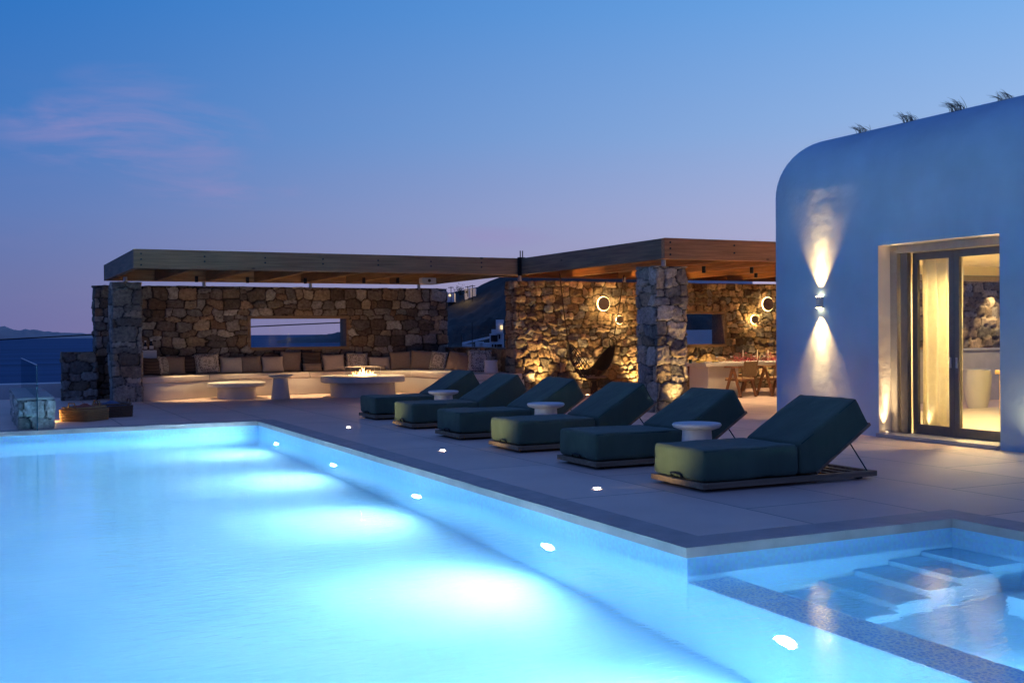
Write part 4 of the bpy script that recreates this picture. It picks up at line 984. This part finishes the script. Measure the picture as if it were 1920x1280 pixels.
# ================================================================== HANGING CHAIR
hc = thing('hanging_chair', 'dark woven hammock chair hanging on ropes before the golden wall', 'hanging chair', (0, 0, 0))
Yc = 22.35
def bez(P, n):
    return smooth_line(P, n)
curve = bez([(12.32, 1.20), (12.42, .95), (12.55, .68), (12.70, .45), (12.95, .38), (13.14, .46), (13.30, .70), (13.42, .95), (13.50, 1.14)], 6)
net = MB(); NN = len(curve)
def width(i):
    s = i / (NN - 1); return .05 + .36 * math.sin(PI * min(1, max(0, s))) ** .8
kk = int(NN * .52)
def sheet(u, v):
    f = kk - 3 + (NN - 1 - kk + 3) * u; i = min(NN - 2, int(f)); a = f - i
    x = curve[i][0] * (1 - a) + curve[i + 1][0] * a; z = curve[i][1] * (1 - a) + curve[i + 1][1] * a; w_ = width(f)
    s = 2 * v - 1
    return (x - .10 * (1 - s * s) * .3, Yc + w_ * s, z + .22 * s * s * w_ / .4)
sb = MB().grid(sheet, 26, 12); bmesh.ops.solidify(sb.bm, geom=sb.bm.faces[:], thickness=.03); sb.build('back_sling', M['rattan_dark'], hc, True)
for s in np.linspace(-1, 1, 9):
    net.tube([(curve[i][0], Yc + width(i) * s, curve[i][1] + .22 * s * s * width(i) / .4) for i in range(kk)], .011, 5)
for i in range(0, kk, 2):
    net.tube([(curve[i][0], Yc + width(i) * s, curve[i][1] + .22 * s * s * width(i) / .4) for s in np.linspace(-1, 1, 9)], .010, 5)
net.build('seat_netting', M['rattan_dark'], hc)
MB().box((12.72, Yc - .26, .43), (13.16, Yc + .26, .49), .025, 3).build('seat_pad', M['lilac'], hc, True)
tl_ = MB(); rg = random.Random(9)
for k in range(26):
    x = 12.97 + rg.uniform(-.05, .05); tl_.tube([(x, Yc + rg.uniform(-.05, .05), .36), (x + rg.uniform(-.04, .06), Yc + rg.uniform(-.06, .06), .20), (x + rg.uniform(-.05, .08), Yc + rg.uniform(-.07, .07), rg.uniform(.02, .08))], [.016, .013, .006], 5)
tl_.build('tassel', M['rattan_dark'], hc)
MB().tube([(12.10, Yc, 2.83), (12.20, Yc, 1.95), (12.31, Yc, 1.22)], .013, 6).build('rope', M['rope'], hc); MB().tube([(13.82, Yc, 2.83), (13.66, Yc, 2.0), (13.53, Yc, 1.38)], .013, 6).build('rope', M['rope'], hc)
MB().tube([(12.32, Yc - .02, 1.26), (12.33, Yc - .03, .9), (12.42, Yc - .05, .55)], .007, 5).build('rope', M['rope'], hc)
MB().tube([(13.50 + .10 * math.cos(a), Yc, 1.24 + .13 * math.sin(a)) for a in np.linspace(0, 2 * PI, 22)[:-1]], .012, 6, True).build('ring', M['rattan_dark'], hc)

# ================================================================== DINING
dt = thing('dining_table', 'long white dining table laid for dinner under the warm pergola', 'dining table', (14.85, 20.55, .003))
MB().box((0, 0, .685), (4.4, 1.15, .765), .012).build('table_top', M['soft_plaster'], dt); MB().box((.20, .2, 0), (1.05, .95, .684), .02).build('leg', M['soft_plaster'], dt); MB().box((3.2, .2, 0), (4.0, .95, .684), .02).build('leg', M['soft_plaster'], dt)
TZ = .7695
def make_chair():
    t = thing('dining_chair', '', 'dining chair', (0, 0, 0), 0, 'teak dining chairs at the long table')
    for sx in (-1, 1):
        x = .26 * sx
        b = MB(); 
        b.prism([(-.27, 0), (-.215, 0), (.0, .64), (-.05, .66)], x - .02, x + .02, 0, 2, 'x'); b.build('leg', M['chair_wood'], t)
        b = MB(); b.prism([(.25, 0), (.195, 0), (-.035, .64), (.02, .66)], x - .0195, x + .0195, 0, 2, 'x'); b.build('leg', M['chair_wood'], t)
        MB().box((x - .028, -.26, .662), (x + .028, .22, .69), .006).build('armrest', M['chair_wood'], t)
    MB().box((-.235, -.235, .40), (.235, .235, .435), .006).build('seat', M['wood_pale'], t); MB().box((-.238, -.238, .365), (.238, .238, .399), .004).build('seat_frame', M['chair_wood'], t)
    bk2 = MB().box((-.235, -.012, 0), (.235, .012, .34), .006); bmesh.ops.rotate(bk2.bm, cent=(0, 0, 0), matrix=Matrix.Rotation(R(12), 3, 'X'), verts=bk2.bm.verts); bk2.build('backrest', M['cane'], t, loc=(0, -.25, .47))
    for sx in (-1, 1): MB().tube([(.215 * sx, -.225, .40), (.215 * sx, -.335, .82)], .014, 6).build('back_post', M['chair_wood'], t)
    return t
ch = make_chair()
CH = [(15.62, 20.33, .22, 'teak dining chair nearest the pillar on the near side of the table'), (16.55, 20.36, .18, 'second teak dining chair on the near side, partly behind the house'), (17.5, 20.36, .1, 'third teak dining chair on the near side, mostly behind the house'),
      (15.1, 21.95, PI + .1, 'teak dining chair at the far side of the table by the pillar'), (16.9, 21.95, PI, 'teak dining chair at the far side below the window edge')]
for i, (x, y, a, lab) in enumerate(CH):
    o = ch if i == 0 else copy_tree(ch)
    o.location = (x, y, .002); o.rotation_euler = (0, 0, a); o['label'] = lab
def tx(px, y): return y * math.tan(pxaz(px))
def wine(px, y, lab):
    t = thing('wine_glass', lab, 'wine glass', (tx(px, y), y, TZ), 0, 'glasses on the dining table')
    MB().lathe([(0, 0), (.035, 0), (.033, .005), (.006, .012), (.005, .095), (.02, .11), (.038, .14), (.043, .17), (.036, .215)], n=18).build('bowl', M['glass'], t, True)
    MB().lathe([(0, .106), (.018, .111), (.035, .138), (0, .139)], n=16).build('wine', M['ceramic'], t, True)
for px, y, lab in ((1305, 20.95, 'wine glass nearest the pillar end of the table'), (1344, 20.95, 'wine glass just left of the bread'), (1371, 21.0, 'wine glass just right of the bread'), (1414, 20.9, 'wine glass between the left and middle candles'), (1433, 20.9, 'wine glass beside the right candle')): wine(px, y, lab)
t = MB().lathe([(0, 0), (.035, 0), (.038, .09), (.034, .09), (.032, .01), (0, .01)], (tx(1294, 20.8), 20.8, TZ), 18); tag(t.build('tumbler', M['glass_rail'], None, True), 'short water tumbler at the table end by the pillar', 'tumbler')
for px, lab in ((1393, 'left candle on the dining table'), (1420, 'middle candle on the dining table'), (1440, 'right candle on the dining table')):
    t = thing('candle', lab, 'candle', (tx(px, 21.1), 21.1, TZ), 0, 'tall candles on the dining table')
    MB().lathe([(0, 0), (.03, 0), (.03, .012), (.012, .02), (.012, .03)], n=14).build('holder', M['steel'], t); MB().lathe([(.0135, .031), (.0125, .27), (0, .275)], n=12).build('stick', M['candle'], t, True, angle=.8)
for px, y, lab in ((1322, 20.75, 'white plate nearest the pillar'), (1347, 20.75, 'white plate before the bread'), (1396, 20.72, 'white plate among the flowers'), (1424, 20.72, 'white plate near the right candles')):
    t = MB().lathe([(0, 0), (.08, 0), (.135, .016), (.13, .02), (.08, .006), (0, .006)], (tx(px, y), y, TZ), 28); tag(t.build('plate', M['ceramic'], None, True), lab, 'plate', 'plates on the dining table')
def lumps(name, mt, lab, cat, c, n, spread, r, seed):
    rg = random.Random(seed); b = MB()
    for k in range(n):
        t_ = bmesh.new(); bmesh.ops.create_icosphere(t_, subdivisions=2, radius=r * rg.uniform(.7, 1.25)); bmesh.ops.scale(t_, vec=(1.2, 1, .8), verts=t_.verts)
        for v in t_.verts: v.co *= 1 + .12 * math.sin(v.co.x * 90 + k) * math.sin(v.co.y * 80)
        bmesh.ops.translate(t_, vec=(rg.uniform(-1, 1) * spread[0], rg.uniform(-1, 1) * spread[1], r * .8 + rg.uniform(0, 1) * spread[2]), verts=t_.verts); b._add(t_)
    return tag(b.build(name, mt, None, True, loc=(c[0], c[1], TZ)), lab, cat)
lumps('bread_loaf', M['bread'], 'round bread loaf between the wine glasses', 'bread', (tx(1354, 20.95), 20.95), 4, (.07, .04, .02), .075, 1)
lumps('fruit', M['fruit'], 'yellow lemons beside the wine glass nearest the pillar', 'fruit', (tx(1309, 20.8), 20.8), 4, (.09, .03, 0), .035, 2)
lumps('fruit', M['fruit'], 'yellow fruit on the table before the bread', 'fruit', (tx(1338, 20.78), 20.78), 3, (.08, .03, 0), .035, 5)
def flowers(px, y, lab, seed, n=150, sp=(.20, .08, .07)):
    rg = random.Random(seed); b = MB()
    for k in range(n):
        c = Vector((rg.gauss(0, sp[0] * .6), rg.gauss(0, sp[1] * .6), abs(rg.gauss(0, sp[2])) + .012)); s = rg.uniform(.012, .022)
        u = Vector((rg.uniform(-1, 1), rg.uniform(-1, 1), rg.uniform(-1, 1))).normalized(); v = u.cross(Vector((rg.uniform(-1, 1), rg.uniform(-1, 1), 1))).normalized()
        b.quad(c + u * s, c + v * s, c - u * s, c - v * s)
    tag(b.build('flower_spray', M['petal'], None, loc=(tx(px, y), y, TZ)), lab, 'flowers', 'red flower sprays on the dining table')
flowers(1383, 21.0, 'red flower spray left of the left candle', 1); flowers(1405, 21.0, 'red flower spray between the left and middle candles', 2); flowers(1446, 20.9, 'red flower spray at the house end of the table', 3)

# ================================================================== BASKETS AND SMALL THINGS AT LEFT
def basket(name, label, x, y, lx, ly, h, rz, dark, tow):
    t = thing(name, label, 'basket', (x, y, .003), rz, 'wicker baskets beside the low wall')
    b = MB(); nrow = int(h / .03)
    for k in range(nrow):
        z = .016 + .03 * k; gx = .004 * (k % 2); pts = []
        hx, hy, rc = lx / 2 + .01 * k / nrow, ly / 2 + .01 * k / nrow, .05
        for (cx, cy_, a0) in ((hx - rc, hy - rc, 0), (-hx + rc, hy - rc, 90), (-hx + rc, -hy + rc, 180), (hx - rc, -hy + rc, 270)):
            for s in range(5): a = R(a0 + 22.5 * s); pts.append((cx + rc * math.cos(a), cy_ + rc * math.sin(a), z))
        # weave: push in and out between stakes
        dense = []
        for p, q in zip(pts, pts[1:] + pts[:1]):
            d_ = (Vector(q) - Vector(p)).length; n_s = max(1, int(d_ / .045))
            for s in range(n_s): dense.append(Vector(p).lerp(Vector(q), s / n_s))
        dense = [p * 1.0 + Vector((p.x, p.y, 0)).normalized() * (.012 if (i + k) % 2 else -.008) for i, p in enumerate(dense)]
        b.tube(dense, .0155, 5, True)
    b.box((-lx / 2 + .05, -ly / 2 + .05, .002), (lx / 2 - .05, ly / 2 - .05, h * .8))
    b.build('body', dark, t, True)
    rim = MB(); rim.tube([(lx / 2 * math.copysign(min(1, abs(math.cos(a)) * 1.25), math.cos(a)), ly / 2 * math.copysign(min(1, abs(math.sin(a)) * 1.25), math.sin(a)), h + .005) for a in np.linspace(0, 2 * PI, 33)[:-1]], .017, 7, True); rim.build('rim', dark, t, True)
    for sx in (-1, 1): MB().tube([(sx * (lx / 2 + .01), -.08, h), (sx * (lx / 2 + .03), -.06, h + .09), (sx * (lx / 2 + .03), .06, h + .09), (sx * (lx / 2 + .01), .08, h)], .012, 6).build('handle', dark, t, True)
    rg = random.Random(int(x * 100))
    def g(u, v): a, c = 2 * u - 1, 2 * v - 1; return (a * lx * .44, c * ly * .42, h * .82 + .085 * (1 - a * a) * (1 - c * c) + .018 * math.sin(9 * u + 4 * v + x) + .014 * math.sin(17 * v))
    tb_ = MB().grid(g, 18, 14).build('towel_pile', tow, None, True); tb_.location = (x, y, .003); tb_.rotation_euler = (0, 0, rz)
    tag(tb_, 'folded towels heaped inside the ' + label.split(',')[0], 'towels', 'towels in the baskets')
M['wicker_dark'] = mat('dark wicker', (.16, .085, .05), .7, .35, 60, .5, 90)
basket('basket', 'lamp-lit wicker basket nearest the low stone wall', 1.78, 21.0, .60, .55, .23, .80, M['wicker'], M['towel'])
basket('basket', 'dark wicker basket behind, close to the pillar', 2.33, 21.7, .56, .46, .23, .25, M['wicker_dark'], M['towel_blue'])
t = thing('floor_lamp', 'small lamp glowing on the deck between the low wall and basket', 'floor lamp', (1.255, 21.05, .003))
MB().lathe([(0, .03), (.022, .03), (.022, 0)], n=12).build('lens', M['black'], t); MB().lathe([(.023, 0), (.023, .02), (.034, .015), (.036, 0)], n=12).build('rim', M['black'], t)
lamp('POINT', 'floor_light', (1.255, 21.05, .09), 5, (1, .62, .2), t, .02)
# cable sagging across the sea view
cpt = []
for k in range(41):
    u = k / 40; px = -60 + 720 * u; yv = 640 - .0505 * (px + 60) - .6 * math.sin(PI * u) * 2
    a = pxaz(px); r = 40 / math.cos(a - R(25.94)); dpt = 40
    cpt.append((r * math.sin(a), r * math.cos(a), 1.5 + (630.6 - .0081 * px - yv) * dpt / 2082))
tag(MB().tube(cpt, .022, 5).build('cable', M['black']), 'black cable sagging in front of the sea at left', 'cable')

# ================================================================== FAR HOUSES ON THE HILL
def at(px, y_, dist):
    a = pxaz(px); r = dist / math.cos(a - R(25.94)); return Vector((r * math.sin(a), r * math.cos(a), 1.5 + (630.6 - .0081 * px - y_) * dist / 2082))
def far_box(b, x0, x1, y0, y1, dist, depth):
    p, q = at(x0, y1, dist), at(x1, y0, dist); d = Vector((math.sin(R(25.94)), math.cos(R(25.94)), 0)) * depth; r_ = Vector((q.x - p.x, q.y - p.y, 0))
    pts = [p, p + r_, p + r_ + d, p + d]; H = Vector((0, 0, q.z - p.z))
    vs_ = [b.bm.verts.new(v) for v in pts] + [b.bm.verts.new(v + H) for v in pts]
    for f in ((0, 1, 5, 4), (1, 2, 6, 5), (2, 3, 7, 6), (3, 0, 4, 7), (4, 5, 6, 7), (3, 2, 1, 0)): b.bm.faces.new([vs_[i] for i in f])
    return b
def far_house(label, boxes, wins, dist, dark=()):
    t = thing('village_house', label, 'house', (0, 0, 0), 0, 'white houses on the dark hill')
    b = MB()
    for q in boxes: far_box(b, *q, dist, 5)
    b.build('wall', M['white_wall'], t)
    for q in wins: far_box(MB(), *q, dist - .15, .1).build('window', M['lit_window'], t)
    for q in dark: far_box(MB(), *q, dist - .15, .1).build('window', M['black'], t)
    return t
far_house('small pale house with one lit window on the hill ridge', [(838.5, 853, 548.5, 566)], [(842.5, 846, 552, 555)], 262)
far_house('lamp-lit cream house on the ridge beside the dark tree', [(872, 879, 541, 563), (879, 893, 540.5, 560)], [], 268, [(873.5, 877, 545, 549)])
far_house('white stepped house with terraces low on the hillside', [(930, 944, 599, 605), (921.5, 930, 617, 625), (930, 943, 605, 630), (918, 944, 625, 652), (891, 905, 641, 652), (900, 920, 643, 652)], [(939, 942.5, 610, 617)], 120, [(920.5, 933, 628, 640), (935, 938, 627, 635), (922, 925, 645, 651), (927, 931, 645, 651), (932, 941, 645, 651)])
far_house('low white building with a sloping pale roof behind the glass screen', [(866, 886, 645.5, 652)], [], 119, [])
rb = MB(); p, q = at(866, 646, 118.6), at(917, 634.5, 126); dd = Vector((1.2, 2.4, 0)); up_ = Vector((0, 0, .25))
vs_ = [rb.bm.verts.new(v) for v in (p, q, q + dd, p + dd, p + up_, q + up_, q + dd + up_, p + dd + up_)]
for f in ((0, 1, 5, 4), (1, 2, 6, 5), (2, 3, 7, 6), (3, 0, 4, 7), (4, 5, 6, 7), (3, 2, 1, 0)): rb.bm.faces.new([vs_[i] for i in f])
tag(rb.build('ramp_wall', M['white_wall']), 'long slanting white wall climbing the lower hillside', 'wall')
tag(far_box(MB(), 1270, 1412, 521, 560, 60, 6).build('village_house', M['white_wall']), 'bluish white flat-roofed house glimpsed above the dining wall', 'house')
tag(far_box(MB(), 1275, 1345, 618, 660, 34, 1).build('parapet_wall', M['white_wall']), 'white wall seen through the dining window', 'parapet')
for (px, y0, y1, d, lab) in ((846.5, 537, 566, 259, 'thin pole beside the small lit house on the ridge'), (878, 536, 556, 266, 'antenna pole on the cream ridge house'), (886.5, 534, 565, 257, 'taller pole right of the cream ridge house'), (865, 628, 652, 116, 'short pole before the low white building'), (885.5, 604, 652, 115, 'tall thin pole in front of the lower hillside')):
    p, q = at(px, y1, d), at(px, y0, d); pt = MB().tube([p, q], d * .00035, 5)
    if y0 < 540: pt.tube([q + Vector((-.6, .3, -.25)), q + Vector((.6, -.3, -.25))], d * .0003, 5)
    tag(pt.build('utility_pole', M['black']), lab, 'pole', 'poles on the hillside')
tt = thing('tree', 'small dark tree between the two ridge houses', 'tree', at(863, 560, 258))
MB().tube([(0, 0, 0), (.05, 0, 1.2), (-.1, 0, 2.0)], [.14, .1, .05], 6).build('trunk', M['chair_wood'], tt)
rg = random.Random(5); cb_ = MB()
for k in range(420):
    c = Vector((rg.gauss(0, .55), rg.gauss(0, .5), 1.75 + rg.gauss(0, .6))); s = rg.uniform(.08, .2)
    u = Vector((rg.uniform(-1, 1), rg.uniform(-1, 1), rg.uniform(-1, 1))).normalized(); v = u.cross(Vector((rg.uniform(-1, 1), .3, 1))).normalized(); cb_.quad(c + u * s, c + v * s * .6, c - u * s, c - v * s * .6)
cb_.build('crown', M['foliage'], tt)
p = at(872, 556, 262); lamp('POINT', 'ridge_lamp', (p.x, p.y, p.z + 1), 420, WARM, None, .2)
